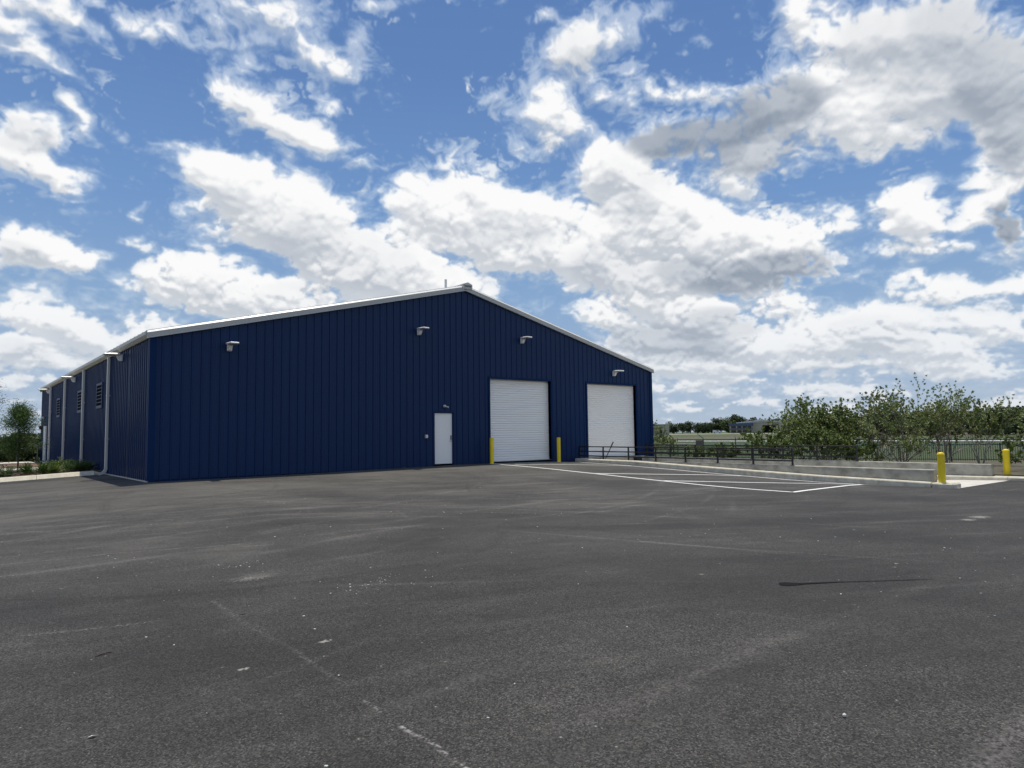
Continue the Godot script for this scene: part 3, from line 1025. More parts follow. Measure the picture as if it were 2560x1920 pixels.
		for k in 6:
			var b := Geo.new()
			var y := h0 + 0.10 + 0.148 * k
			b.quad(Vector3(-0.072, y, z + 0.62), Vector3(-0.072, y, z - 0.62), Vector3(-0.064, y + 0.022, z - 0.62), Vector3(-0.064, y + 0.022, z + 0.62))
			b.quad(Vector3(-0.072, y - 0.012, z - 0.62), Vector3(-0.072, y - 0.012, z + 0.62), Vector3(-0.072, y, z + 0.62), Vector3(-0.072, y, z - 0.62))
			made("blade", b.mesh(), M.louvre, lv)
	# doors
	var leaf := Geo.new()
	leaf.cbox(Vector3(11.204, 1.06, -0.055), Vector3(0.91, 2.115, 0.045), 0.004)
	var door := part(w, "entry_door", leaf, M.door_white)
	door.set_meta("label", "white entry door with keypad lock")
	var jamb := Geo.new()
	jamb.box(Vector3(10.70, -0.02, -0.1), Vector3(10.745, 2.17, 0.044))
	jamb.box(Vector3(11.663, -0.02, -0.1), Vector3(11.71, 2.17, 0.044))
	jamb.box(Vector3(10.745, 2.122, -0.1), Vector3(11.663, 2.17, 0.043))
	made("frame", jamb.mesh(), M.blue_trim, door)
	var lock := Geo.new()
	lock.cbox(Vector3(11.595, 1.09, -0.02), Vector3(0.062, 0.19, 0.03), 0.006)
	made("keypad", lock.mesh(), M.lamp_dark, door)
	var keys := Geo.new()
	for ky in 4:
		for kx in 2:
			keys.cbox(Vector3(11.583 + 0.024 * kx, 1.05 + 0.034 * ky, -0.003), Vector3(0.014, 0.018, 0.006), 0.002)
	made("key", keys.mesh(), M.steel, door)
	var handle := Geo.new()
	handle.tube([Vector3(11.595, 0.945, -0.03), Vector3(11.595, 0.945, 0.025), Vector3(11.58, 0.945, 0.03), Vector3(11.49, 0.94, 0.03)], [0.022, 0.012, 0.011, 0.010], 8)
	made("handle", handle.mesh(), M.steel, door)
	var step := Geo.new()
	step.box(Vector3(10.72, -0.06, -0.02), Vector3(11.69, 0.0, 0.05))
	made("threshold", step.mesh(), M.dark, door)
	roll_door(w, 13.66, 17.30, 3.68, "left white roll-up door at ground level")
	roll_door(w, 19.73, 23.38, 3.68, "right white roll-up door above the truck dock")
	var sd := Geo.new()
	sd.cbox(Vector3(-0.03, 0.97, -28.76), Vector3(0.05, 2.12, 0.94), 0.004)
	var side_door := part(w, "side_door", sd, M.door_white)
	var sf := Geo.new()
	sf.box(Vector3(-0.075, -0.1, -28.27), Vector3(-0.01, 2.10, -28.20))
	sf.box(Vector3(-0.075, -0.1, -29.32), Vector3(-0.01, 2.10, -29.25))
	sf.box(Vector3(-0.074, 2.04, -29.25), Vector3(-0.01, 2.10, -28.27))
	made("frame", sf.mesh(), M.white_metal, side_door)
	for y in [0.15, 0.95, 1.85]:
		var hinge := Geo.new()
		hinge.cbox(Vector3(-0.085, y, -28.31), Vector3(0.05, 0.12, 0.05), 0.006)
		made("hinge", hinge.mesh(), M.white_metal, side_door)
	# short sheet pieces round the side door
	for k in range(92, 96):
		var g := cladding(0.0, 0.0, 0.3043, base, func(_x): return EAVE + 0.02)
		var o := part(w, "wall_panel", g, M.blue)
		o.rotation.y = -PI / 2.0
		o.position = Vector3(0.04 if k == 92 else 0.0, 0, -LONG + k * pitch)

func wall_light(label: String, at: Vector3, turn: float) -> Node3D:
	var t := thing("wall_light", label, "wall light", at, turn, "white wall lights on the warehouse")
	var b := Geo.new()
	b.cbox(Vector3(0, -0.085, 0.045), Vector3(0.15, 0.24, 0.09), 0.012)
	b.sweep([Vector2(0.08, -0.2), Vector2(0.13, -0.18), Vector2(0.22, 0.0), Vector2(0.08, 0.02)], Vector3(-0.065, 0, 0), Vector3(0.065, 0, 0), Vector3(0, 0, 1), Vector3.UP)
	part(t, "bracket", b, M.lamp)
	var h := Geo.new()
	var tilt := Basis(Vector3.RIGHT, 0.03)
	h.cbox(Vector3(0, 0.035, 0.36), Vector3(0.30, 0.06, 0.54), 0.022, tilt)
	h.cbox(Vector3(0, 0.062, 0.30), Vector3(0.22, 0.03, 0.36), 0.012, tilt)
	var head := part(t, "head", h, M.lamp)
	var lens := Geo.new()
	lens.cbox(Vector3(0, 0.0, 0.44), Vector3(0.2, 0.012, 0.28), 0.003, tilt)
	made("lens", lens.mesh(), M.lamp_dark, head)
	var s := Geo.new()
	s.cbox(Vector3(0, -0.015, 0.235), Vector3(0.09, 0.05, 0.13), 0.012)
	part(t, "sensor", s, M.grey_metal)
	return t

func fixtures() -> void:
	wall_light("white wall light nearest the left corner of the blue gable", Vector3(2.42, 4.36, 0.035), 0.0)
	wall_light("white wall light high on the gable, up and left of the entry door", Vector3(9.98, 5.52, 0.035), 0.0)
	wall_light("white wall light above the left roll-up door", Vector3(15.5, 5.57, 0.035), 0.0)
	wall_light("white wall light above the right roll-up door", Vector3(21.64, 4.32, 0.035), 0.0)
	wall_light("white arm light under the gutter beside the nearest downspout", Vector3(-0.035, 4.28, -4.42), -PI / 2)
	wall_light("white arm light on the side wall between second and third downspouts", Vector3(-0.035, 4.28, -16.22), -PI / 2)
	wall_light("white arm light at the far end of the side wall", Vector3(-0.035, 4.28, -26.83), -PI / 2)
	var t := thing("door_light", "small round grey fixture above the white entry door", "light", Vector3(11.24, 2.41, 0.034))
	var g := Geo.new()
	g.tube([Vector3(0, 0, 0), Vector3(0, 0, 0.05), Vector3(0, -0.005, 0.075)], [0.062, 0.06, 0.035], 14)
	part(t, "base", g, M.lamp)
	g = Geo.new()
	g.tube([Vector3(0.01, 0, 0.06), Vector3(0.07, -0.035, 0.11), Vector3(0.12, -0.06, 0.15)], [0.022, 0.036, 0.042], 12)
	part(t, "lens_barrel", g, M.grey_metal)
	t = thing("outlet_box", "small grey covered outlet on the wall left of the entry door", "outlet", Vector3(10.33, 1.15, 0.0))
	g = Geo.new()
	g.cbox(Vector3(0, 0, 0.045), Vector3(0.11, 0.15, 0.08), 0.012)
	part(t, "box", g, M.grey_metal)
	g = Geo.new()
	g.cbox(Vector3(0.01, 0.0, 0.095), Vector3(0.085, 0.12, 0.03), 0.01)
	part(t, "cover", g, M.lamp)
	t = thing("emergency_light", "small twin-headed grey light above the far side door", "light", Vector3(-0.03, 2.62, -29.3))
	g = Geo.new()
	g.cbox(Vector3(-0.04, 0, 0), Vector3(0.06, 0.10, 0.24), 0.01)
	part(t, "housing", g, M.grey_metal)
	for z in [-0.22, 0.22]:
		g = Geo.new()
		g.tube([Vector3(-0.02, 0.02, z * 0.5), Vector3(-0.10, 0.05, z), Vector3(-0.17, 0.03, z)], [0.02, 0.05, 0.06], 8)
		part(t, "lamp_head", g, M.lamp)
	t = thing("alarm_bell", "dark red alarm bell at the far corner of the side wall", "alarm", Vector3(-0.03, 2.05, -30.9))
	g = Geo.new()
	g.tube([Vector3(0, 0, 0), Vector3(-0.10, 0, 0), Vector3(-0.15, 0, 0)], [0.14, 0.13, 0.05], 14)
	part(t, "dome", g, M.red)
	g = Geo.new()
	g.cbox(Vector3(0.0, 0, 0), Vector3(0.03, 0.2, 0.2), 0.005)
	part(t, "back_plate", g, M.red)

# ---------------------------------------------------------------- the lot
func asphalt_marks() -> ImageTexture:   # stains, dust and tyre scuffs laid over 30 m of the lot
	var size := 2048
	var rng := RandomNumberGenerator.new()
	rng.seed = 77
	var small := 1024
	var blot := noise_of(51, 0.007, 8)
	blot.fractal_gain = 0.66
	var streak := noise_of(52, 0.010, 6)
	streak.fractal_gain = 0.6
	var bytes := PackedByteArray()
	bytes.resize(small * small * 4)
	for j in small:
		for i in small:
			var a := blot.get_noise_2d(i, j)
			var x := i * 0.88 + j * 0.47
			var z := j * 0.88 - i * 0.47
			var b := streak.get_noise_2d(x * 0.35, z * 2.0)
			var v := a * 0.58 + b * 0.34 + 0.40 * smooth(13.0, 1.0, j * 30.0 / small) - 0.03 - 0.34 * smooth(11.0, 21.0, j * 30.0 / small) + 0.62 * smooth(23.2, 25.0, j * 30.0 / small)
			var o := (j * small + i) * 4
			var up := v > 0.0
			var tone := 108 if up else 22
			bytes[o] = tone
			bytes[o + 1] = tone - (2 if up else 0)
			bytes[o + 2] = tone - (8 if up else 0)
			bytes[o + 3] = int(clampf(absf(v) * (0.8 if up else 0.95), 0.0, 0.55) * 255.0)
	var im := Image.create_from_data(small, small, false, Image.FORMAT_RGBA8, bytes)
	im.resize(size, size, Image.INTERPOLATE_CUBIC)
	bytes = im.get_data()
	var px := size / 30.0
	var strokes := []
	# wheel scuffs, mostly sweeping round in front of the doors
	for k in 300:
		var p := Vector2(rng.randf_range(-9, 21), rng.randf_range(2, 26))
		var a := rng.randf_range(-0.55, 0.9) if rng.randf() < 0.75 else rng.randf() * PI
		strokes.append([p, a, rng.randf_range(2.0, 9.0), rng.randf_range(-0.16, 0.16), rng.randf_range(0.015, 0.16), 140 if rng.randf() < 0.62 else 24, rng.randf_range(0.10, 0.42), rng.randf_range(0.3, 0.9)])
	for k in 64:   # long sweeps of dusty tyres, in pairs
		var p := Vector2(rng.randf_range(-9, 16), rng.randf_range(5, 22))
		var a := rng.randf_range(-0.35, 0.65)
		var bend := rng.randf_range(-0.07, 0.07)
		var tone := 132 if rng.randf() < 0.7 else 26
		var share := rng.randf_range(0.22, 0.48)
		for e in [0.0, 1.7]:
			strokes.append([p + Vector2(-sin(a), cos(a)) * e, a, rng.randf_range(6.0, 15.0), bend, rng.randf_range(0.06, 0.2), tone, share, rng.randf_range(0.4, 0.8)])
	for k in 5:
		strokes.append([Vector2(18.35 + 0.09 * k, 0.6), PI / 2, 15.5, 0.0, 0.12, 158, 0.5, 0.85])
	# the broken chalk line that runs away from the viewer, and pale crossing scratches
	for line in [
		[[Vector2(-3.01, 22.3), Vector2(-2.99, 21.66), Vector2(-2.96, 21.3), Vector2(-2.98, 20.98)], 0.026, 208, 0.85, 0.66],
		[[Vector2(-2.96, 20.74), Vector2(-2.95, 20.48)], 0.022, 200, 0.85, 0.6],
		[[Vector2(-2.92, 20.1), Vector2(-2.87, 19.0), Vector2(-2.9, 18.2), Vector2(-2.84, 16.8)], 0.04, 170, 0.45, 0.45],
		[[Vector2(-4.9, 14.4), Vector2(-4.57, 14.9), Vector2(-3.2, 16.1), Vector2(-2.09, 16.75), Vector2(-0.38, 17.08)], 0.10, 20, 0.42, 0.85],
		[[Vector2(-0.02, 17.17), Vector2(1.1, 16.6), Vector2(2.18, 15.46)], 0.12, 20, 0.38, 0.8],
		[[Vector2(-4.9, 12.2), Vector2(-4.43, 12.24), Vector2(-3.13, 12.54), Vector2(-2.2, 13.0)], 0.05, 165, 0.55, 0.4],
		[[Vector2(-0.07, 11.23), Vector2(1.0, 11.6), Vector2(2.03, 12.31), Vector2(2.9, 13.2)], 0.05, 165, 0.55, 0.4],
		[[Vector2(-1.6, 10.2), Vector2(0.2, 10.6), Vector2(2.2, 11.5), Vector2(3.6, 12.6), Vector2(4.73, 14.2)], 0.07, 160, 0.42, 0.5],
		[[Vector2(2.29, 15.2), Vector2(2.8, 16.8), Vector2(3.44, 19.0), Vector2(4.6, 21.9)], 0.08, 150, 0.42, 0.6],
		[[Vector2(4.4, 12.4), Vector2(5.6, 14.6), Vector2(6.7, 17.4), Vector2(7.5, 20.5)], 0.10, 150, 0.36, 0.6],
		[[Vector2(5.4, 10.2), Vector2(6.9, 12.8), Vector2(8.0, 16.0), Vector2(8.9, 20.0)], 0.10, 146, 0.30, 0.6],
		[[Vector2(3.2, 15.0), Vector2(3.6, 16.6), Vector2(4.3, 18.6), Vector2(5.4, 21.4)], 0.14, 24, 0.30, 0.8],
		[[Vector2(6.4, 9.6), Vector2(8.0, 12.2), Vector2(9.4, 15.6), Vector2(10.4, 20.0)], 0.14, 24, 0.30, 0.8]]:
		for k in line[0].size() - 1:
			var p: Vector2 = line[0][k]
			var q: Vector2 = line[0][k + 1]
			strokes.append([p, (q - p).angle(), p.distance_to(q), 0.0, line[1], line[2], line[3], line[4], 1])
	for k in 170:
		strokes.append([Vector2(rng.randf_range(-6, 13), rng.randf_range(4, 17)), rng.randf_range(0.2, 1.2), rng.randf_range(0.15, 1.6), rng.randf_range(-0.2, 0.2), rng.randf_range(0.012, 0.04), 175, rng.randf_range(0.25, 0.75), 0.5])
	for s in strokes:
		var p: Vector2 = s[0]
		var a: float = s[1]
		var length: float = s[2]
		var n := int(length * px)
		var half: float = maxf(s[4] * px, 0.8)
		for k in n:
			a += s[3] / px
			p += Vector2(cos(a), sin(a)) / px
			var t := float(k) / n
			var fade: float = (1.0 if s.size() > 8 else minf(1.0, minf(t, 1.0 - t) * 6.0)) * s[6] * (0.6 + 0.4 * sin(k * 0.021 + s[3] * 40.0))
			for e in int(half * 2.0):
				if rng.randf() > s[7]:
					continue
				var off := (e - half) / px
				var qx := int((p.x - sin(a) * off + 9.0) * px)
				var qz := int((p.y + cos(a) * off) * px)
				if qx < 0 or qz < 0 or qx >= size or qz >= size:
					continue
				var o := (qz * size + qx) * 4
				var share: float = fade * (1.0 - absf(e - half) / (half + 0.5)) * rng.randf_range(0.6, 1.0)
				var tone := int(s[5])
				var was: float = bytes[o + 3] / 255.0
				var now := share + was * (1.0 - share)
				var mix := share / maxf(now, 0.001)
				for q in 3:
					bytes[o + q] = int(lerpf(bytes[o + q], tone - q * 3, mix))
				bytes[o + 3] = int(now * 255.0)
	# flecks and pale round blotches
	for k in 1500:
		var o := (rng.randi() % size * size + rng.randi() % size) * 4
		bytes[o] = 205
		bytes[o + 1] = 203
		bytes[o + 2] = 196
		bytes[o + 3] = rng.randi_range(70, 210)
	var spots := [[-2.61, 19.1, 0.05, 0.55], [-3.32, 19.26, 0.035, 0.4], [10.06, 19.9, 0.24, 0.5], [9.43, 19.91, 0.16, 0.5], [-2.1, 16.0, 0.25, 0.10]]
	for k in 20:
		spots.append([rng.randf_range(-6, 12), rng.randf_range(8, 22), rng.randf_range(0.012, 0.04), rng.randf_range(0.12, 0.35)])
	for s in spots:
		var r := int(s[2] * px * 1.6) + 1
		for dz in range(-r, r + 1):
			for dx in range(-r, r + 1):
				var d: float = Vector2(dx, dz * 1.6).length() / (s[2] * px)
				if d > 1.5 or rng.randf() > 1.45 - d:
					continue
				var qx := int((s[0] + 9.0) * px) + dx
				var qz := int(s[1] * px) + dz
				if qx < 0 or qz < 0 or qx >= size or qz >= size:
					continue
				var o := (qz * size + qx) * 4
				bytes[o] = 180
				bytes[o + 1] = 177
				bytes[o + 2] = 168
				bytes[o + 3] = maxi(bytes[o + 3], int(s[3] * 255.0 * rng.randf_range(0.5, 1.0)))
	return ImageTexture.create_from_image(Image.create_from_data(size, size, false, Image.FORMAT_RGBA8, bytes))

func ground_sheet(g: Geo, xs: Array, zs: Array, lift: float) -> void:
	for i in xs.size() - 1:
		for j in zs.size() - 1:
			var p := []
			var m := []
			for k in [[0, 1], [1, 1], [1, 0], [0, 0]]:
				var x: float = xs[i + k[0]]
				var z: float = zs[j + k[1]]
				p.append(Vector3(x, lot(x, z) + lift, z))
				m.append(Vector3(lot(x - 0.2, z) - lot(x + 0.2, z), 0.4, lot(x, z - 0.2) - lot(x, z + 0.2)).normalized())
			g.quadn(p[0], p[1], p[2], p[3], m[0], m[1], m[2], m[3])

func steps(from: float, to: float, by: float) -> Array:
	var out := []
	var n := maxi(1, int(ceil((to - from) / by)))
	for k in n + 1:
		out.append(lerpf(from, to, float(k) / n))
	return out

func painted(parent: Node, a: Vector2, b: Vector2, wide: float) -> void:
	var g := Geo.new()
	var n := maxi(2, int(a.distance_to(b) / 0.4))
	var d := (b - a).normalized()
	var side := Vector2(-d.y, d.x) * wide / 2.0
	for k in n:
		var p := a.lerp(b, float(k) / n)
		var q := a.lerp(b, float(k + 1) / n)
		var c := []
		for r in [p - side, p + side, q + side, q - side]:
			c.append(Vector3(r.x, lot(r.x, r.y) + 0.008, r.y))
		g.quad(c[3], c[2], c[1], c[0])
	part(parent, "painted_line", g, M.line)

func kerb_piece(parent: Node, path: Array, wide: float, tall: float, material: Material, splay := 0.0) -> void:   # path: places along the kerb's front foot, outside on the left of its run
	var g := Geo.new()
	var prof := [Vector2(-splay, -0.3), Vector2(-splay, 0.015 if splay > 0.0 else tall - 0.04), Vector2(0.02, tall - 0.01), Vector2(0.05, tall), Vector2(wide, tall), Vector2(wide, -0.3)]
	for k in path.size() - 1:
		var a: Vector3 = path[k]
		var b: Vector3 = path[k + 1]
		var d := Vector3(b.x - a.x, 0, b.z - a.z).normalized()
		g.sweep(prof, a, b, d.cross(Vector3.UP), Vector3.UP)
	part(parent, "kerb_stone", g, material)

func the_lot() -> void:
	var m := StandardMaterial3D.new()
	var grit := noise_of(61, 0.23, 2, FastNoiseLite.TYPE_CELLULAR)
	grit.cellular_return_type = FastNoiseLite.RETURN_CELL_VALUE
	grit.fractal_gain = 0.6
	m.albedo_texture = noise_map(grit, 1024, [[0.0, grey(0.007)], [0.22, Color(0.021, 0.0206, 0.020)], [0.5, Color(0.049, 0.047, 0.0445)], [0.82, Color(0.092, 0.090, 0.086)], [1.0, Color(0.21, 0.206, 0.195)]])
	m.heightmap_enabled = true
	m.heightmap_texture = noise_map(grit, 1024, [], true)
	m.heightmap_scale = 0.03
	m.roughness = 0.82
	m.metallic_specular = 0.35
	m.detail_enabled = true
	m.detail_blend_mode = BaseMaterial3D.BLEND_MODE_MIX
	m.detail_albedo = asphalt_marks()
	m.detail_uv_layer = BaseMaterial3D.DETAIL_UV_2
	var g := Geo.new()
	var zs := steps(-0.25, 32.0, 0.4) + steps(34.0, 80.0, 6.0)
	ground_sheet(g, steps(-60.0, -12.0, 6.0) + steps(-11.0, 0.0, 0.4), steps(-7.45, -0.7, 0.8) + zs, 0.0)
	ground_sheet(g, steps(0.0, 18.76, 0.4), zs, 0.0)
	ground_sheet(g, steps(18.76, 23.62, 0.9), steps(16.55, 32.0, 0.7) + steps(34.0, 80.0, 6.0), 0.0)
	# wedge between the dock's mouth and the rest
	for p in g.v:
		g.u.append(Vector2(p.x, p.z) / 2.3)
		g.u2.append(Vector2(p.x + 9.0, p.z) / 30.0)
	var s := setting("parking_lot", g, m)
	var pts := {"a": Vector2(13.3, 0.5), "b": Vector2(13.2, 14.42), "c": Vector2(18.15, 14.02), "d": Vector2(18.2, 0.62)}
	painted(s, pts.a, pts.b, 0.145)
	painted(s, pts.b + Vector2(-0.05, 0), pts.c, 0.145)
	painted(s, pts.d, pts.c + Vector2(0, -0.06), 0.145)
	painted(s, pts.a + Vector2(0.06, 0), pts.d + Vector2(-0.06, 0), 0.145)
	painted(s, Vector2(13.95, 1.35), Vector2(18.1, 4.25), 0.145)
	painted(s, Vector2(13.3, 6.75), Vector2(18.1, 9.6), 0.145)
	painted(s, Vector2(13.3, 9.85), Vector2(18.1, 13.85), 0.145)
	# a dark spill with a long tail
	var st := Geo.new()
	var rng := RandomNumberGenerator.new()
	rng.seed = 5
	var rim := []
	for k in 40:
		var a := TAU * k / 40
		var r := Vector2(cos(a) * 0.125, sin(a) * 0.085) * (1.0 + 0.12 * sin(3.0 * a + 1.0) + rng.randf_range(-0.06, 0.06))
		rim.append(Vector2(1.76, 20.78) + r.rotated(0.55))
	for k in 40:
		var q: Vector2 = rim[k]
		var r: Vector2 = rim[(k + 1) % 40]
		st.flat(Vector3(1.76, lot(1.76, 20.78) + 0.004, 20.78), Vector3(r.x, lot(r.x, r.y) + 0.004, r.y), Vector3(q.x, lot(q.x, q.y) + 0.004, q.y))
	var tail := [Vector2(1.84, 20.84), Vector2(2.24, 21.07), Vector2(2.6, 21.31), Vector2(2.9, 21.5), Vector2(3.14, 21.66)]
	var wide := [0.03, 0.012, 0.009, 0.010, 0.004]
	for k in 4:
		var d: Vector2 = (tail[k + 1] - tail[k]).normalized().rotated(PI / 2)
		var c := []
		for r in [tail[k] - d * wide[k], tail[k] + d * wide[k], tail[k + 1] + d * wide[k + 1], tail[k + 1] - d * wide[k + 1]]:
			c.append(Vector3(r.x, lot(r.x, r.y) + 0.006, r.y))
		st.quad(c[3], c[2], c[1], c[0])
	part(s, "spill_stain", st, M.stain)

func dock() -> void:
	# entry pad falling towards the dock
	var g := Geo.new()
	var zs := steps(0.02, 16.56, 0.8)
	for k in zs.size() - 1:
		var q := []
		for e in [[zs[k + 1], 18.98], [zs[k + 1], 23.82], [zs[k], 23.82], [zs[k], 18.98]]:
			var y := along(e[0], [0.0, 10.0, 14.5, 16.6], [-1.25, -0.95, -0.68, lot(e[1], 16.56) - 0.002])
			q.append(Vector3(e[1], y, e[0]))
		g.quad(q[0], q[1], q[2], q[3])
	setting("dock_pavement", g, M.pale_concrete)
	var face := Geo.new()
	face.box(Vector3(19.0, -1.5, -0.018), Vector3(24.06, -0.008, 0.07))
	setting("dock_face", face, M.wall_concrete)
	# walls either side, in pours divided by joints
	for w in [[19.0, 15.87, "low concrete retaining wall nearest the viewer along the dock"], [23.82, 15.97, "concrete retaining wall on the far side of the dock"]]:
		var t := thing("retaining_wall", w[2], "wall", Vector3(w[0], 0, 0), 0.0, "concrete walls along the truck dock")
		var cut := [0.08, 3.4, 6.6, 9.75, 12.9, w[1]]
		for k in cut.size() - 1:
			var a: float = cut[k] + (0.006 if k > 0 else 0.0)
			var b: float = cut[k + 1] - 0.006
			var s := Geo.new()
			var ya := -0.05 - 0.0025 * a
			var yb := -0.05 - 0.0025 * b
			s.sweep([Vector2(0, -1.6), Vector2(0, -0.02), Vector2(0.02, 0.0), Vector2(0.23, 0.0), Vector2(0.25, -0.02), Vector2(0.25, -1.6)], Vector3(0, ya, a), Vector3(0, yb, b), Vector3.RIGHT, Vector3.UP)
			part(t, "wall_section", s, M.wall_concrete)
			if k > 0:
				var j := Geo.new()
				j.box(Vector3(0.012, -1.5, cut[k] - 0.0059), Vector3(0.238, -0.09, cut[k] + 0.0059))
				part(t, "joint_filler", j, M.pale_concrete)
	# kerbs
	var k1 := Node3D.new()
	k1.name = "kerb"
	k1.set_meta("kind", "structure")
	add_child(k1)
	var tops := [[0.12, 3.7, 9.3, 12.4, 16.0, 16.6], [-0.01, -0.05, -0.27, -0.385, -0.47, -0.485]]
	var cuts := [0.1, 3.1, 6.2, 9.35, 12.5, 15.86]
	for k in cuts.size() - 1:
		var path := []
		for z in steps(cuts[k] + 0.005, cuts[k + 1] - 0.005, 0.8):
			path.append(Vector3(18.72, along(z, tops[0], tops[1]) - 0.15, z))
		path.reverse()
		kerb_piece(k1, path, 0.272, 0.15, M.kerb)
	var tip := Geo.new()
	tip.cbox(Vector3(19.05, -0.63, 16.18), Vector3(0.66, 0.32, 0.62), 0.045)
	part(k1, "kerb_stone", tip, M.kerb)
	var k2 := Node3D.new()
	k2.name = "kerb_001"
	k2.set_meta("kind", "structure")
	add_child(k2)
	cuts = [8.0, 11.0, 14.0, 16.5, 19.6, 22.8, 26.0, 30.0, 36.0, 44.0]
	for k in cuts.size() - 1:
		var path := []
		for z in steps(cuts[k] + 0.005, cuts[k + 1] - 0.005, 0.9):
			var y := along(z, [8.0, 14.0, 16.6, 50.0], [-0.78, -0.66, -0.635, -0.60])
			path.append(Vector3(23.60, y, z))
		path.reverse()
		kerb_piece(k2, path, 0.216 if cuts[k] < 16.0 else 0.46, 0.13, M.kerb)
	var pad := Geo.new()
	pad.cbox(Vector3(24.25, -0.60, 16.6), Vector3(0.8, 0.2, 1.2), 0.02)
	setting("bollard_pad", pad, M.pale_concrete)
	# guard rails
	guard_rail("black pipe guard rail on the nearer dock wall", 19.125, 0.05, [0.06, 1.6, 3.17, 4.74, 6.32, 7.9, 9.49, 11.1], -0.052)
	guard_rail("black pipe guard rail on the farther dock wall", 23.945, 0.14, [0.16, 1.72, 3.28, 4.84, 6.4, 7.96, 9.52, 11.2], -0.052)
	# edge-of-dock leveler with its lifting bar and bumpers
	var t := thing("dock_leveler", "dark steel dock leveler with a tilted lifting bar below the right roll-up door", "dock leveler", Vector3(0, 0, 0.075))
	g = Geo.new()
	g.cbox(Vector3(21.5, -0.05, 0.13), Vector3(2.0, 0.03, 0.25), 0.005)
	g.box(Vector3(20.5, -0.35, 0.0), Vector3(22.5, -0.066, 0.04))
	part(t, "lip_plate", g, M.grey_metal)
	for x in [20.15, 23.2]:
		g = Geo.new()
		g.cbox(Vector3(x, -0.19, 0.12), Vector3(0.42, 0.27, 0.22), 0.01)
		part(t, "bumper", g, M.rubber)
	g = Geo.new()
	g.tube([Vector3(20.62, -0.1, 0.2), Vector3(20.68, 0.0, 0.24), Vector3(21.08, 0.74, 0.36)], [0.03, 0.022, 0.022], 8)
	g.tube([Vector3(20.93, 0.46, 0.315), Vector3(21.09, 0.755, 0.362)], [0.031, 0.031], 8)
	part(t, "lifting_bar", g, M.black)
	# bollards
	var b := bollard("yellow bollard left of the left roll-up door", Vector3(13.36, -0.07, 0.5), 0.086, 1.12, false)
	copy(b, "yellow bollard right of the left roll-up door", Vector3(17.3, -0.10, 0.5))
	b = bollard("bright yellow bollard at the end of the nearer dock wall", Vector3(18.97, -0.485, 16.1), 0.105, 0.95, true)
	copy(b, "bright yellow bollard beside the end of the farther dock wall", Vector3(24.3, -0.505, 16.3))

func bollard(label: String, at: Vector3, r: float, h: float, dome: bool) -> Node3D:
	var t := thing("bollard", label, "bollard", at, 0.0, "yellow bollards")
	var g := Geo.new()
	g.lathe(Vector3.ZERO, [Vector2(r, -0.05), Vector2(r, h - (0.075 if dome else 0.02))], 28)
	part(t, "post", g, M.yellow)
	g = Geo.new()
	if dome:
		g.lathe(Vector3.ZERO, [Vector2(r, h - 0.075), Vector2(r * 1.03, h - 0.07), Vector2(r * 0.86, h - 0.03), Vector2(r * 0.5, h - 0.008), Vector2(0, h)], 28)
	else:
		g.lathe(Vector3.ZERO, [Vector2(r, h - 0.02), Vector2(r * 0.93, h - 0.005), Vector2(r * 0.6, h), Vector2(0, h)], 28)
	part(t, "cap", g, M.yellow)
	return t

func guard_rail(label: String, x: float, _z0: float, posts: Array, base: float) -> void:
	var t := thing("guard_rail", label, "railing", Vector3(x, base, 0), 0.0, "black guard rails at the truck dock")
	var post := Geo.new()
	post.cbox(Vector3(0, 0.30, 0), Vector3(0.058, 0.61, 0.058), 0.005)
	var pm := post.mesh()
	var foot := Geo.new()
	foot.cbox(Vector3(0, 0.006, 0), Vector3(0.13, 0.013, 0.13), 0.002)
	var fm := foot.mesh()
	for z in posts:
		var p := made("post", pm, M.black, t)
		p.position.z = z
		p.position.y = -0.0025 * z
		made("base_plate", fm, M.black, p)
	for y in [0.165, 0.385, 0.605]:
		var g := Geo.new()
		var a: float = posts[0]
		var b: float = posts[-1]
		g.cbox(Vector3(0, y - 0.0025 * (a + b) / 2, (a + b) / 2), Vector3(0.05 if y < 0.6 else 0.062, 0.05, b - a + (0.06 if y > 0.6 else -0.04)), 0.008, Basis(Vector3.RIGHT, 0.0025))
		part(t, "rail", g, M.black)

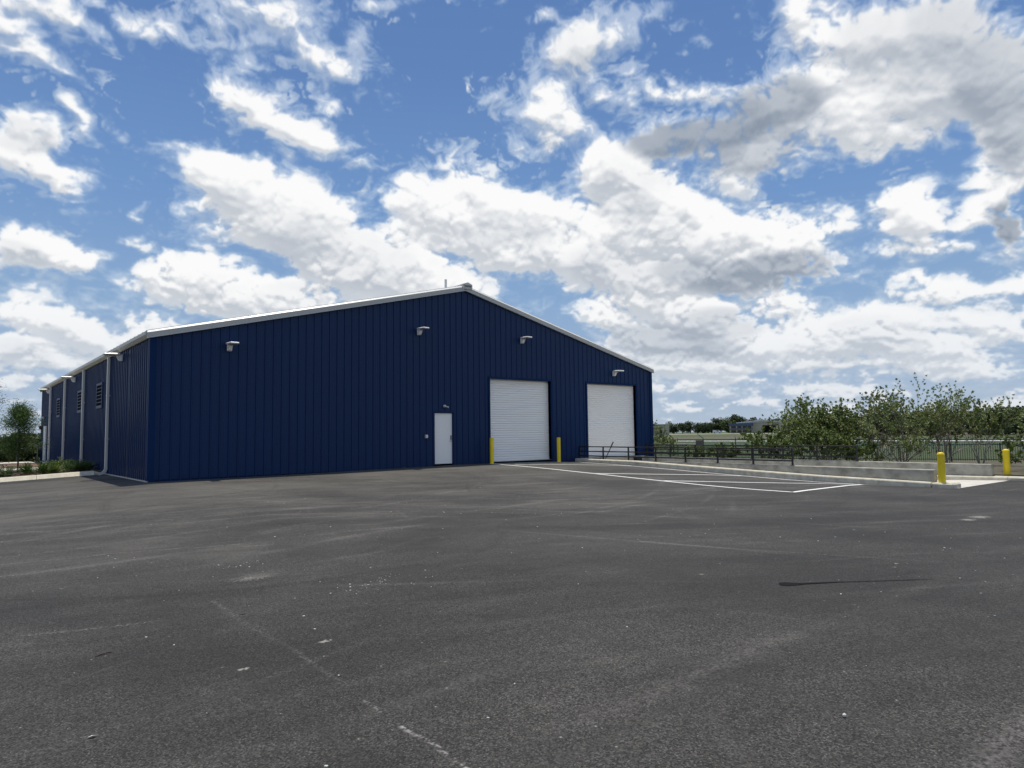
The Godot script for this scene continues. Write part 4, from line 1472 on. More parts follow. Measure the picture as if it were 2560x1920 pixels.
# ---------------------------------------------------------------- fences and what lies beyond the dock
func fences() -> void:
	var x := 38.0
	var t := thing("picket_fence", "dark steel picket fence behind the far dock wall", "fence", Vector3(x, 0, 0))
	var posts := steps(-11.0, 26.0, 2.4)
	var pk := Geo.new()
	for k in posts.size():
		var z: float = posts[k]
		var y := land(x, z)
		var g := Geo.new()
		g.cbox(Vector3(0, y + 0.5, z), Vector3(0.06, 1.04, 0.06), 0.006)
		part(t, "post", g, M.black)
		if k == posts.size() - 1:
			break
		var z1: float = posts[k + 1]
		var y1 := land(x, z1)
		for h in [0.14, 0.93]:
			g = Geo.new()
			g.sweep([Vector2(-0.016, -0.018), Vector2(0.016, -0.018), Vector2(0.016, 0.018), Vector2(-0.016, 0.018)], Vector3(0, y + h, z + 0.03), Vector3(0, y1 + h, z1 - 0.03), Vector3.RIGHT, Vector3.UP)
			part(t, "rail", g, M.black)
		for q in range(1, 21):
			var zz := lerpf(z, z1, q / 21.0)
			var yy := lerpf(y, y1, q / 21.0)
			pk.box(Vector3(-0.009, yy + 0.05, zz - 0.009), Vector3(0.009, yy + 1.0, zz + 0.009))
	part(t, "pickets", pk, M.black).set_meta("kind", "stuff")
	# chain-link with barbed-wire arms
	x = 43.0
	t = thing("chain_link_fence", "tall dark chain-link fence with bent arms behind the picket fence", "fence", Vector3(x, 0, 0))
	posts = steps(-46.0, 32.0, 3.05)
	var wires := Geo.new()
	for k in posts.size():
		var z: float = posts[k]
		var y := land(x, z)
		var top := 0.56 - 0.001 * z
		var g := Geo.new()
		g.tube([Vector3(0, y, z), Vector3(0, top, z)], [0.034, 0.034], 8)
		var post := part(t, "post", g, M.black)
		var arm := Geo.new()
		var lean := -0.34 if k % 3 != 1 else 0.34
		arm.tube([Vector3(0, top, z), Vector3(0, top + 0.12, z), Vector3(lean * 0.5, top + 0.30, z - absf(lean) * 0.5), Vector3(lean, top + 0.52, z - absf(lean))], [0.03, 0.028, 0.024, 0.018], 6)
		made("arm", arm.mesh(), M.black, post)
		if k == posts.size() - 1:
			break
		var z1: float = posts[k + 1]
		var y1 := land(x, z1)
		g = Geo.new()
		g.tube([Vector3(0, top, z), Vector3(0, 0.56 - 0.001 * z1, z1)], [0.034, 0.034], 6)
		part(t, "top_rail", g, M.black)
		for h in 3:
			var up := 0.24 + 0.13 * h
			wires.tube([Vector3(-0.1 - 0.1 * h, top + up, z - 0.1 - 0.1 * h), Vector3(-0.1 - 0.1 * h, top + up, z1 - 0.1 - 0.1 * h)], [0.003, 0.003], 3, false)
		var q := z
		while q < z1:
			for e in [-1.0, 1.0]:
				var low := Vector3(0, y, q)
				var high := Vector3(0, top, q + e * (top - y))
				var d := (high - low).normalized()
				var s := d.cross(Vector3.RIGHT) * 0.0022
				wires.quad(low - s, low + s, high + s, high - s)
			q += 0.085
	part(t, "mesh_wire", wires, M.black).set_meta("kind", "stuff")
	var sg := thing("fence_sign", "small brownish grey sign fixed to the chain-link fence", "sign", Vector3(x - 0.045, 0.30, -10.3))
	var g := Geo.new()
	g.cbox(Vector3(0, 0, 0), Vector3(0.012, 0.42, 0.82), 0.003)
	part(sg, "panel", g, M.sign)
	# white rail with slanting brackets far out on the grass, its teal sheeting below
	x = 70.0
	t = thing("rail_barrier", "long low white rail with teal sheeting out on the grass", "barrier", Vector3(x, 0, 0))
	posts = steps(-64.0, 24.0, 2.45)
	for k in posts.size():
		var z: float = posts[k]
		var y := land(x, z)
		var b := Geo.new()
		b.tube([Vector3(0, y, z), Vector3(0, -0.28, z + 0.05), Vector3(0, -0.02, z + 0.42)], [0.05, 0.05, 0.05], 6)
		part(t, "bracket", b, M.far_white)
		if k == posts.size() - 1:
			break
		var z1: float = posts[k + 1]
		b = Geo.new()
		b.tube([Vector3(0, 0, z + 0.4), Vector3(0, 0, z1 + 0.399)], [0.10, 0.10], 10)
		part(t, "rail", b, M.far_white)
		if z > -36.0 and not (k % 13 == 7):
			b = Geo.new()
			b.sweep([Vector2(0.30, -0.34), Vector2(0.32, -0.34), Vector2(0.36, -0.23), Vector2(0.34, -0.23)], Vector3(0, 0, z), Vector3(0, 0, z1 - 0.12), Vector3.RIGHT, Vector3.UP)
			part(t, "sheet", b, M.teal if z > -30.0 else M.grey_metal)

func on_land(x: float, z: float) -> Vector3:
	return Vector3(x, land(x, z), z)

# a place on the open ground by its distance and bearing from the lot's middle
func afar(bearing: float, distance: float) -> Vector3:
	var a := deg_to_rad(bearing)
	var x := -5.0 + sin(a) * distance
	var z := 25.0 - cos(a) * distance
	return Vector3(x, land(x, z), z)

func beyond() -> void:
	# taxiway, a pale strip across the field
	var g := Geo.new()
	var bear := deg_to_rad(57.0)
	var out := Vector3(sin(bear), 0, -cos(bear))
	var side := Vector3(cos(bear), 0, sin(bear))
	for k in range(-30, 30):
		var c := []
		for e in [[k, 372.0], [k + 1, 372.0], [k + 1, 400.0], [k, 400.0]]:
			var p: Vector3 = Vector3(-5, 0, 25) + out * e[1] + side * e[0] * 14.0
			c.append(Vector3(p.x, land(p.x, p.z) + 0.08, p.z))
		g.quad(c[0], c[1], c[2], c[3])
	setting("taxiway", g, M.pale_concrete)
	hangar()
	# trees across the field
	var dark := [Color(0.030, 0.048, 0.020), Color(0.068, 0.095, 0.036)]
	var mid := [Color(0.05, 0.075, 0.026), Color(0.105, 0.14, 0.05)]
	var rows := [
		[51.9, 470, 8.0, 11.0, 0], [52.6, 480, 7.6, 10.0, 0], [53.2, 470, 8.2, 9.0, 0], [53.8, 485, 7.6, 10.0, 0], [54.3, 470, 7.0, 9.0, 0], [54.8, 480, 7.6, 11.0, 1], [55.2, 475, 7.2, 9.0, 0],
		[55.5, 500, 11.5, 12.0, 0], [56.1, 470, 8.4, 11.0, 1], [56.3, 520, 12.0, 13.0, 0], [56.9, 515, 13.3, 14.0, 0], [57.5, 520, 12.0, 13.0, 0], [58.2, 530, 9.5, 13.0, 0], [58.9, 530, 9.5, 13.0, 0], [59.7, 520, 9.6, 14.0, 0], [60.5, 520, 9.0, 14.0, 1], [61.4, 500, 9.0, 14.0, 0]]
	var n := 0
	for r in rows:
		var kinds := ["dark round oak in the row across the field", "paler loose tree in the row across the field"]
		var where: String = ["left end of the row", "second from the row's left end", "third from the row's left end", "fourth from the row's left end", "just right of the row's left part", "in the middle gap of the row", "beside the tall clump", "left shoulder of the tall clump", "low in front of the tall clump", "rising amid the tall clump", "tallest, behind the distant hangar", "behind the distant hangar's office", "right behind the hangar ridge", "behind the hangar's right half", "past the hangar's right end", "seen through the left shrub", "behind the left shrub"][n]
		far_tree("far_tree", "%s, %s" % [kinds[r[4]], where], afar(r[0], r[1]), r[2], r[3], 300 + n, mid if r[4] else dark, "trees across the airfield", 1500)
		n += 1
	# nearer woodland on the right
	var i := 0
	for b in [61.8, 63.1, 64.4, 65.7, 67.0, 68.3, 69.6, 70.9, 72.2, 73.5, 74.8, 76.1]:
		var hh: float = [5.4, 5.8, 5.6, 6.0, 6.3, 6.0, 6.6, 6.8, 6.6, 7.2, 7.6, 7.8][i]
		far_tree("woodland_tree", "dark green tree of the far wood on the right, " + String(["at the wood's left end", "second from the wood's left end", "behind the dense dark shrub", "left of the tallest shrub", "behind the tallest shrub's left half", "behind the tallest shrub's right half", "behind the nearer right bollard", "right of the nearer right bollard", "between the two right bollards", "left of the last bollard", "behind the last bollard", "at the frame's right edge"][i]), afar(b, 215 + 14 * (i % 3)), hh, 10.5, 400 + i, dark if i % 3 else mid, "trees of the wood on the right", 2400, 0.0)
		i += 1
	# the shrubs along the picket fence
	var o := {"levels": 3, "crook": 0.16, "lift": 0.06, "leafy_from": 1, "fill": 1.0, "count": 20, "leaf": 0.088, "forks": [3, 4], "open": 0.85, "thick": 0.009, "bark": M.bark, "tones": [Color(0.12, 0.165, 0.05), Color(0.30, 0.345, 0.15)]}
	var dense: Dictionary = o.duplicate()
	dense.fill = 1.0
	dense.count = 22
	dense.leafy_from = 2
	dense.tones = [Color(0.085, 0.13, 0.032), Color(0.22, 0.27, 0.09)]
	dense.leaf = 0.095
	var thin: Dictionary = o.duplicate()
	thin.fill = 0.9
	thin.count = 17
	thin.open = 0.6
	thin.lift = 0.14
	var bright: Dictionary = o.duplicate()
	bright.tones = [Color(0.11, 0.17, 0.03), Color(0.27, 0.34, 0.10)]
	var dull: Dictionary = o.duplicate()
	dull.tones = [Color(0.11, 0.135, 0.06), Color(0.24, 0.265, 0.15)]
	dull.leaf = 0.08
	dull.count = 24
	dull.crook = 0.22
	var grp := "tall shrubs along the fence behind the dock"
	shrub("tall_shrub", "airy shrub with a long left branch, leftmost behind the farther guard rail", "shrub", on_land(33.0, 4.1), 4.0, 7, 0.85, 501, o, grp)
	shrub("tall_shrub", "dense dark shrub behind the end of the farther guard rail", "shrub", on_land(31.5, 6.4), 3.5, 8, 0.75, 502, dense, grp)
	shrub("tall_shrub", "bright green shrub between the airy left one and the dense dark one", "shrub", on_land(34.0, 4.6), 3.8, 7, 0.6, 503, bright, grp)
	shrub("tall_shrub", "tallest shrub with bare pale branches, left of the nearer right bollard", "shrub", on_land(31.0, 10.1), 4.6, 9, 0.9, 504, o, grp)
	shrub("tall_shrub", "leafy grey-green shrub just left of the tallest one", "shrub", on_land(32.5, 8.2), 4.1, 8, 0.7, 505, dull, grp)
	shrub("tall_shrub", "upright spindly shrub behind the nearer right bollard", "shrub", on_land(32.0, 11.7), 4.0, 5, 0.35, 506, thin, grp)
	shrub("tall_shrub", "narrow shrub between the two right bollards", "shrub", on_land(32.0, 13.1), 3.6, 5, 0.35, 507, thin, grp)
	shrub("tall_shrub", "wide bushy shrub at the right edge behind the last bollard", "shrub", on_land(28.5, 17.0), 2.9, 7, 0.7, 508, o, grp)
	shrub("tall_shrub", "loose shrub beside the blue wall's right corner", "shrub", on_land(31.0, -5.0), 2.8, 5, 0.5, 509, o, grp)
	shrub("tall_shrub", "leafy shrub filling the gap left of the nearer right bollard", "shrub", on_land(34.5, 10.6), 3.7, 6, 0.6, 512, thin, grp)
	shrub("tall_shrub", "shrub cut off by the photograph's right edge", "shrub", on_land(29.5, 18.2), 3.4, 9, 0.8, 514, dense, grp)
	var low: Dictionary = dense.duplicate()
	low.levels = 2
	low.leaf = 0.1
	var spots := [[29.0, -0.6], [29.5, 1.2], [28.0, 4.8], [29.0, 7.2], [28.5, 8.9], [27.0, 17.0], [26.6, 18.6], [26.2, 20.4]]
	var says := ["low bush below the blue wall's right corner", "low bush behind the fourth post of the farther rail", "low bush under the airy left shrub", "low bush under the dense dark shrub", "low bush at the foot of the tallest shrub's left side", "low bush just right of the last bollard", "low bush at the right edge beyond the last bollard", "low bush at the frame's right margin over the kerb"]
	for k in spots.size():
		shrub("low_bush", says[k], "bush", on_land(spots[k][0], spots[k][1]), (1.75 if k in [2, 3, 4, 5] else 1.15) + 0.16 * (k % 4), 9, 0.8, 520 + k, low, "low bushes behind the dock")

func hangar() -> void:
	# two-storey office in front of a gabled hangar, far across the field
	var t := thing("hangar", "distant beige hangar with white roof and blue-banded two-storey office", "hangar", afar(56.15, 440), deg_to_rad(-57.0))
	var g := Geo.new()
	g.sweep([Vector2(13, 0), Vector2(44, 0), Vector2(44, 4.9), Vector2(18, 7.3), Vector2(13, 6.6)], Vector3(0, 0, -40), Vector3(0, 0, 0), Vector3.RIGHT, Vector3.UP)
	part(t, "wall", g, M.beige)
	g = Geo.new()
	g.sweep([Vector2(4, 5.9), Vector2(18, 7.4), Vector2(44.8, 4.95), Vector2(44.8, 5.2), Vector2(18, 7.75), Vector2(4, 6.3)], Vector3(0, 0, -40.4), Vector3(0, 0, 0.4), Vector3.RIGHT, Vector3.UP)
	part(t, "roof", g, M.far_white)
	g = Geo.new()
	g.box(Vector3(18.6, 0.05, -3.0), Vector3(26, 4.5, 0.06))
	part(t, "hangar_door", g, M.dark)
	g = Geo.new()
	g.box(Vector3(0, 0, -18), Vector3(12.98, 5.2, 1.5))
	var office := part(t, "office", g, M.beige)
	g = Geo.new()
	g.box(Vector3(-0.5, 4.3, -18.3), Vector3(13.4, 5.9, 2.2))
	made("fascia", g.mesh(), M.far_blue, office)
	g = Geo.new()
	g.box(Vector3(-0.3, 2.3, 1.52), Vector3(13.2, 2.8, 2.6))
	made("balcony", g.mesh(), M.far_blue, office)
	for y in [0.4, 2.95]:
		for x in [1.0, 4.2, 7.3, 10.2]:
			g = Geo.new()
			g.box(Vector3(x, y, 1.45), Vector3(x + 2.6, y + 1.35, 1.55))
			made("window", g.mesh(), M.glass, office)
	for x in [0.3, 4.0, 7.0, 12.4]:
		g = Geo.new()
		g.box(Vector3(x, 0, 2.2), Vector3(x + 0.3, 4.3, 2.5))
		made("column", g.mesh(), M.beige, office)
	t = thing("storage_building", "distant flat-roofed beige building at the blue wall's right corner", "building", afar(51.05, 330), deg_to_rad(-50.0))
	g = Geo.new()
	g.box(Vector3(-9, -0.5, -14), Vector3(2.9, 4.9, 0))
	part(t, "wall", g, M.beige)
	g = Geo.new()
	g.box(Vector3(-9.15, 4.9, -14.15), Vector3(3.05, 5.15, 0.15))
	part(t, "roof", g, M.far_white)
	for x in [-6.0, -1.5]:
		g = Geo.new()
		g.box(Vector3(x, 1.0, -0.05), Vector3(x + 1.3, 2.3, 0.05))
		part(t, "window", g, M.glass)
	# a parked van near the office
	t = thing("parked_van", "tiny white van parked left of the distant hangar office", "van", afar(55.2, 430), deg_to_rad(-57.0))
	g = Geo.new()
	g.sweep([Vector2(-2.4, 0.4), Vector2(2.4, 0.4), Vector2(2.4, 1.1), Vector2(1.5, 1.25), Vector2(0.9, 2.0), Vector2(-2.3, 2.05)], Vector3(0, 0, -0.9), Vector3(0, 0, 0.9), Vector3.RIGHT, Vector3.UP)
	part(t, "body", g, M.far_white)
	for x in [-1.5, 1.5]:
		for z in [-0.85, 0.85]:
			g = Geo.new()
			g.tube([Vector3(x, 0.35, z - 0.1), Vector3(x, 0.35, z + 0.1)], [0.36, 0.36], 10)
			part(t, "wheel", g, M.rubber)
	g = Geo.new()
	g.box(Vector3(-0.2, 1.3, 0.89), Vector3(0.9, 1.85, 0.92))
	part(t, "window", g, M.glass)

# ---------------------------------------------------------------- the planted corner on the left
func left_bed() -> void:
	var k := Node3D.new()
	k.name = "kerb_002"
	k.set_meta("kind", "structure")
	add_child(k)
	var cuts := [-24.0, -18.0, -12.0, -9.0, -6.0, -2.3, -0.4]
	for q in cuts.size() - 1:
		var path := []
		for x in steps(cuts[q] + 0.006, cuts[q + 1] - 0.006, 0.9):
			path.append(Vector3(x, lot(x, -7.4), -7.4))
		path.reverse()
		kerb_piece(k, path, 0.30, 0.16, M.kerb, 0.13)
	var end := Geo.new()
	end.sweep([Vector2(-0.40, -0.4), Vector2(-0.40, -0.045), Vector2(-0.05, -0.16), Vector2(-0.05, -0.4)], Vector3(0, 0, -7.7), Vector3(0, 0, -7.38), Vector3.RIGHT, Vector3.UP)
	part(k, "kerb_stone", end, M.kerb)
	var bed := Geo.new()
	var rng := RandomNumberGenerator.new()
	rng.seed = 91
	var high := func(x: float, z: float) -> float: return lot(x, -7.4) + 0.12 + 0.03 * sin(x * 3.1) * sin(z * 2.3)
	var xs := steps(-26.0, -0.055, 0.5)
	var zs := steps(-13.12, -7.69, 0.5)
	for i in xs.size() - 1:
		for j in zs.size() - 1:
			bed.quad(Vector3(xs[i], high.call(xs[i], zs[j + 1]), zs[j + 1]), Vector3(xs[i + 1], high.call(xs[i + 1], zs[j + 1]), zs[j + 1]), Vector3(xs[i + 1], high.call(xs[i + 1], zs[j]), zs[j]), Vector3(xs[i], high.call(xs[i], zs[j]), zs[j]))
	setting("mulch_bed", bed, M.mulch)
	var chips := Geo.new()
	for c in 5200:
		var x := rng.randf_range(-7.0, -0.1)
		var z := rng.randf_range(-12.8, -7.75)
		chips.tint = Color(0.10, 0.055, 0.035).lerp(Color(0.34, 0.235, 0.165), rng.randf() * rng.randf()) * rng.randf_range(0.7, 1.2)
		var a := rng.randf() * TAU
		var l := rng.randf_range(0.03, 0.09)
		chips.leaf(Vector3(x, high.call(x, z) + rng.randf_range(0.0, 0.03), z), Vector3(cos(a) * l, rng.randf_range(-0.01, 0.02), sin(a) * l), Vector3(-sin(a), rng.randf_range(-0.4, 0.4), cos(a)) * l * 0.22, Vector3.ZERO)
	setting("bark_chips", chips, M.chips, "stuff")
	# path behind the bed, the second bed behind the path
	var walk := Geo.new()
	for s in 13:
		walk.cbox(Vector3(-0.95 - s * 2.0, -0.19, -14.4), Vector3(1.985, 0.2, 2.6), 0.006)
	setting("footpath", walk, M.pale_concrete)
	var bed2 := Geo.new()
	bed2.box(Vector3(-26.0, -0.4, -24.0), Vector3(-0.06, -0.12, -15.72))
	setting("mulch_bed", bed2, M.mulch)
	var walk2 := Geo.new()
	walk2.box(Vector3(-26.0, -0.4, -27.0), Vector3(-0.9, -0.07, -24.02))
	setting("footpath", walk2, M.pale_concrete)
	# plants
	var tones := [Color(0.03, 0.065, 0.015), Color(0.085, 0.15, 0.035)]
	var pale := [Color(0.075, 0.125, 0.03), Color(0.17, 0.21, 0.075)]
	var at := [[-3.55, -8.6, 0.60], [-3.15, -8.9, 0.62], [-2.45, -8.9, 0.58], [-1.95, -8.7, 0.66], [-1.62, -8.85, 0.62], [-1.45, -9.8, 0.7], [-1.05, -9.3, 0.64], [-0.75, -8.8, 0.56], [-0.42, -8.8, 0.56], [-0.5, -10.2, 0.6], [-2.4, -10.6, 0.6], [-0.9, -11.4, 0.75]]
	var says := ["low fern-like plant at the frame's left edge behind the kerb", "low fern-like plant second from the left edge behind the kerb", "low fern-like plant to the right of the young tree's trunk", "low fern-like plant in the middle of the kerbed bed", "pale variegated plant in the middle of the kerbed bed", "pale variegated plant before the third downspout", "low fern-like plant before the second downspout", "low fern-like plant left of the bed's right end", "rightmost low fern-like plant, at the bed's right end", "low fern-like plant against the blue wall by the second downspout", "low fern-like plant behind the young tree's foot", "tall pale plant against the blue wall before the third downspout"]
	for q in at.size():
		low_plant(says[q], Vector3(at[q][0], high.call(at[q][0], at[q][1]) - 0.01, at[q][1]), at[q][2] * 0.72, 600 + q, pale if q in [4, 5, 11] else tones)
	var feathery := {"levels": 3, "crook": 0.10, "lift": 0.03, "leafy_from": 2, "fill": 1.0, "count": 26, "leaf": 0.10, "forks": [3, 4], "open": 0.8, "thick": 0.006, "bark": M.dark_bark, "tones": [Color(0.045, 0.10, 0.018), Color(0.13, 0.21, 0.05)]}
	young_tree("young_tree", "young feathery green tree in the mulch bed left of the warehouse", Vector3(-2.55, -0.2, -12.3), 3.0, 1.25, 701, 17000, [Color(0.035, 0.080, 0.016), Color(0.11, 0.19, 0.042)])
	young_tree("young_tree", "taller tree cut off by the photograph's left edge", Vector3(-4.1, -0.2, -13.0), 4.6, 1.4, 702, 12000, [Color(0.028, 0.055, 0.018), Color(0.07, 0.11, 0.035)])
	var bush := {"levels": 3, "crook": 0.2, "lift": 0.02, "leafy_from": 2, "fill": 1.0, "count": 14, "leaf": 0.22, "forks": [2, 3], "open": 0.9, "thick": 0.012, "bark": M.dark_bark, "tones": [Color(0.03, 0.045, 0.017), Color(0.085, 0.105, 0.042)]}
	var where := [[-2.5, -27.9, 1.9], [-0.6, -33.0, 1.2], [-3.6, -29.0, 2.2], [-4.8, -31.0, 2.4], [-1.9, -36.0, 2.0], [-6.5, -30.0, 2.6]]
	var tells := ["dark bush behind the young tree's trunk", "dark bush nearest the warehouse's far left corner", "dark bush left of the young tree", "large dark bush at the left edge behind the footpath", "tall dark bush farthest back beside the warehouse", "dark bush out past the frame's left edge"]
	for q in where.size():
		shrub("background_bush", tells[q], "bush", on_land(where[q][0], where[q][1]), where[q][2], 8, 0.9, 720 + q, bush, "dark bushes behind the left bed")
	for q in 7:
		far_tree("roadside_tree", "green tree far behind the left bed, " + String(["hidden behind the warehouse corner", "at the warehouse's far left corner", "just left of the warehouse corner", "above the curved grey pipe", "behind the young tree", "left of the young tree", "outside the left edge"][q]), on_land(4.0 - q * 7.0, -95.0 - 6 * (q % 3)), 2.6 + 0.5 * (q % 3), 8.0, 740 + q, [Color(0.05, 0.06, 0.028), Color(0.11, 0.12, 0.06)], "trees far behind the left bed", 1200, 0.05)
	var t := thing("bent_pipe", "curved grey pipe standing beside the warehouse's far left corner", "pipe", Vector3(-1.05, -0.15, -27.6))
	var g := Geo.new()
	g.tube([Vector3(0.55, 0, 0), Vector3(0.55, 0.9, 0), Vector3(0.48, 1.08, 0), Vector3(0.3, 1.12, 0), Vector3(0.16, 1.06, 0), Vector3(0.1, 0.92, 0), Vector3(-0.05, 0.86, 0), Vector3(-0.3, 0.86, 0), Vector3(-0.42, 0.78, 0), Vector3(-0.5, 0.6, 0)], [0.034, 0.034, 0.034, 0.034, 0.034, 0.034, 0.034, 0.034, 0.034, 0.034], 10)
	part(t, "pipe", g, M.pipe_grey)
	g = Geo.new()
	g.tube([Vector3(-0.5, 0.6, 0), Vector3(-0.5, -0.05, 0)], [0.034, 0.034], 10)
	g.cbox(Vector3(0.55, 0.02, 0), Vector3(0.2, 0.04, 0.2), 0.005)
	part(t, "foot", g, M.pipe_grey)

func young_tree(called: String, label: String, at: Vector3, height: float, spread: float, seed_: int, many: int, tones: Array) -> void:
	var rng := RandomNumberGenerator.new()
	rng.seed = seed_
	var wood := Geo.new()
	var g := Geo.new()
	wood.tube([Vector3.ZERO, Vector3(0.02, height * 0.35, 0.01), Vector3(-0.01, height * 0.7, 0.02), Vector3(0.0, height * 0.97, 0.0)], [0.035, 0.028, 0.016, 0.004], 8)
	var sprays := []
	for k in 74:
		var f := pow(rng.randf(), 0.85)
		var y := height * lerpf(0.20, 0.95, f)
		var reach := spread * sin(clampf((1.06 - f) * 1.35, 0.0, 1.0) * PI * 0.5) * rng.randf_range(0.35, 1.12)
		var a := k * 2.4 + rng.randf() * 0.6
		var out := Vector3(cos(a), 0, sin(a))
		var path := [Vector3(0, y, 0)]
		for s in 4:
			path.append(path[-1] + (out + Vector3.UP * rng.randf_range(0.15, 0.55)) * reach / 4.4 + Vector3(rng.randfn(), rng.randfn(), rng.randfn()) * 0.02)
		wood.tube(path, [0.010, 0.008, 0.006, 0.004, 0.002], 4, false)
		sprays.append([path, out])
	for k in many:
		var s: Array = sprays[rng.randi() % sprays.size()]
		var path: Array = s[0]
		var f := rng.randf_range(0.7, 3.99)
		var p: Vector3 = path[int(f)].lerp(path[int(f) + 1], f - int(f))
		p += Vector3(rng.randfn(), rng.randfn(), rng.randfn()) * spread * 0.10
		var way: Vector3 = (s[1] * 0.6 + Vector3(rng.randfn(), rng.randfn() * 0.7 + 0.1, rng.randfn()) * 0.7).normalized()
		var l := rng.randf_range(0.05, 0.10)
		g.tint = (tones[0] as Color).lerp(tones[1], rng.randf()) * rng.randf_range(0.75, 1.25)
		g.leaf(p, way * l, way.cross(Vector3(rng.randfn(), rng.randfn(), rng.randfn()).normalized()).normalized() * l * 0.13, Vector3.ZERO)
	var t := thing(called, label, "tree", at)
	part(t, "trunk", wood, M.dark_bark)
	part(t, "crown", g, M.leaf)

# ---------------------------------------------------------------- litter
func litter() -> void:
	var rng := RandomNumberGenerator.new()
	rng.seed = 33
	var g := Geo.new()
	for k in 240:
		var p := Vector2(rng.randf_range(-5, 8), rng.randf_range(8, 23))
		if k < 46:
			p = Vector2(-1.34 + rng.randfn() * 0.30, 17.53 + rng.randfn() * 0.22)
		elif k < 62:
			p = Vector2(-2.0 + rng.randfn() * 0.16, 15.1 + rng.randfn() * 0.22)
		var r := rng.randf_range(0.003, 0.011)
		g.tint = Color(0.55, 0.54, 0.50) * rng.randf_range(0.5, 1.15)
		g.cbox(Vector3(p.x, lot(p.x, p.y) + r * 0.35, p.y), Vector3(r * rng.randf_range(1.0, 2.6), r * 0.9, r * rng.randf_range(1.0, 2.0)), r * 0.2, Basis(Vector3.UP, rng.randf() * TAU))
	var mm := paint(Color.WHITE, 0.8)
	mm.vertex_color_use_as_albedo = true
	setting("stone_chips", g, mm, "stuff")
	var t := Geo.new()
	t.tube([Vector3(-0.065, 0.004, 0.02), Vector3(-0.03, 0.007, 0.0), Vector3(0.02, 0.012, -0.012), Vector3(0.065, 0.006, -0.03)], [0.003, 0.005, 0.005, 0.003], 6)
	t.tube([Vector3(0.0, 0.01, -0.008), Vector3(0.02, 0.014, 0.012)], [0.003, 0.002], 5)
	solo("twig", t, M.twig, "dark curved twig lying on the asphalt at lower left", "twig", Vector3(-4.05, lot(-4.05, 18.04), 18.04))
	t = Geo.new()
	t.tube([Vector3(-0.03, 0.004, 0.0), Vector3(0.0, 0.007, 0.008), Vector3(0.035, 0.005, 0.0)], [0.002, 0.004, 0.002], 6)
	solo("twig", t, M.twig, "shorter dark twig on the asphalt between chips and chalk line", "twig", Vector3(-2.81, lot(-2.81, 17.66), 17.66))
	t = Geo.new()
	t.cbox(Vector3(0, 0.012, 0), Vector3(0.022, 0.02, 0.018), 0.006)
	solo("pebble", t, M.paper, "pale yellowish pebble on the asphalt at lower right", "pebble", Vector3(-1.13, lot(-1.13, 22.74), 22.74))
	t = Geo.new()
	t.leaf(Vector3(-0.025, 0.006, 0), Vector3(0.055, 0.004, 0.012), Vector3(0.0, 0.004, 0.016), Vector3(0, 0.006, 0))
	solo("paper_scrap", t, M.paper, "white paper scrap on the asphalt in the lower left corner", "paper", Vector3(-4.39, lot(-4.39, 19.82), 19.82))

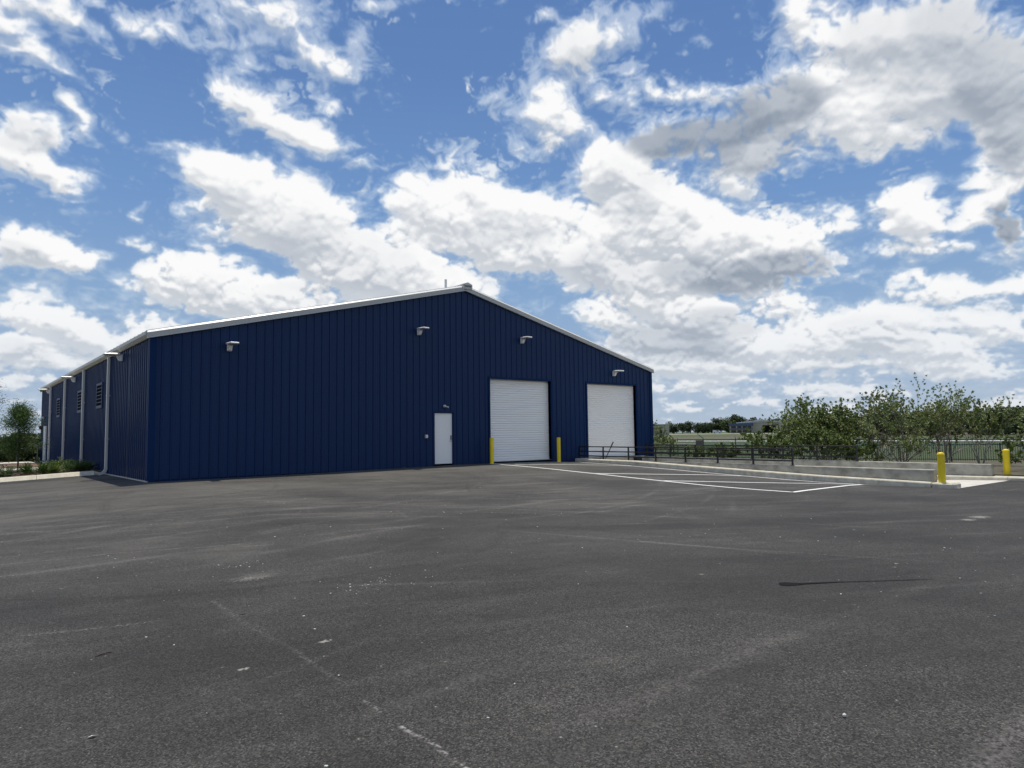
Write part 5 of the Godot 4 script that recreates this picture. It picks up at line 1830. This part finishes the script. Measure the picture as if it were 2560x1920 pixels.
func open_ground() -> void:
	var g := Geo.new()
	var tone := noise_of(71, 0.02, 4)
	var xs := [-900.0, -500.0, -250.0, -120.0, -70.0, -60.0, -59.9, -30.0, -12.0, -4.0, 4.0, 14.0, 24.03, 24.045] + steps(26.0, 60.0, 2.0) + steps(66.0, 160.0, 7.0) + steps(180.0, 460.0, 22.0) + [520.0, 650.0, 900.0, 1300.0]
	var zs := [-1300.0, -900.0, -650.0, -500.0] + steps(-430.0, -180.0, 25.0) + steps(-165.0, -60.0, 12.0) + steps(-54.0, -10.0, 4.0) + [-7.46, -7.44] + steps(-5.0, 40.0, 2.5) + [60.0, 78.9, 79.1, 120.0, 300.0, 900.0]
	for i in xs.size() - 1:
		for j in zs.size() - 1:
			var p := []
			var cols := []
			for k in [[0, 1], [1, 1], [1, 0], [0, 0]]:
				var x: float = xs[i + k[0]]
				var z: float = zs[j + k[1]]
				p.append(Vector3(x, land(x, z), z))
				var deep := (x + 5.0) * 0.63 + (25.0 - z) * 0.774
				var green := Color(0.050, 0.088, 0.022).lerp(Color(0.082, 0.122, 0.028), clampf((deep - 120.0) / 220.0, 0.0, 1.0))
				green = green.lerp(Color(0.115, 0.105, 0.06), clampf(0.35 + tone.get_noise_2d(x, z) * 1.2, 0.0, 0.75) * 0.4)
				if deep > 180.0 and deep < 222.0 and x > 140.0:
					green = Color(0.13, 0.105, 0.075)
				if x > 24.0 and deep < 41.0:
					green = Color(0.11, 0.10, 0.065)
				cols.append(green)
			var m: Vector3 = (p[2] - p[0]).cross(p[3] - p[1]).normalized()
			var from := g.v.size()
			g.tri(p[0], p[1], p[2], m, m, m)
			g.tri(p[0], p[2], p[3], m, m, m)
			for e in [[0, 0], [1, 2], [2, 1], [3, 0], [4, 3], [5, 2]]:
				g.c[from + e[0]] = cols[e[1]]
	setting("ground", g, M.ground)

# ---------------------------------------------------------------- everything
func _ready() -> void:
	var cam := Camera3D.new()
	cam.name = "camera"
	cam.fov = 57.33
	cam.near = 0.05
	cam.far = 4000.0
	cam.transform = Transform3D(Basis(Vector3(0.77701692, -0.01293954, 0.6293467), Vector3(-0.03529308, 0.99732052, 0.06407945), Vector3(-0.62848954, -0.0720024, 0.77447825)), Vector3(-5.1443, 1.1761, 24.7495))
	add_child(cam)
	var world := WorldEnvironment.new()
	world.name = "world"
	var env := Environment.new()
	env.background_mode = Environment.BG_SKY
	env.tonemap_mode = Environment.TONE_MAPPER_LINEAR
	env.tonemap_exposure = 1.0
	env.sdfgi_enabled = true
	env.ssao_enabled = true
	env.ssil_enabled = true
	var air := PanoramaSkyMaterial.new()
	air.panorama = make_sky()
	env.sky = Sky.new()
	env.sky.sky_material = air
	env.sky_rotation = Vector3(0, deg_to_rad(5.94), 0)
	world.environment = env
	add_child(world)
	var sun := DirectionalLight3D.new()
	sun.name = "sun"
	sun.light_energy = 1.3
	sun.light_color = Color(1.0, 0.965, 0.90)
	sun.light_angular_distance = 0.53
	sun.shadow_enabled = true
	sun.basis = Basis.looking_at(-Vector3(0.15, 1.0, -0.15).normalized(), Vector3.FORWARD)
	add_child(sun)
	make_materials()
	open_ground()
	the_lot()
	warehouse()
	dock()
	fences()
	beyond()
	left_bed()
	fixtures()
	litter()
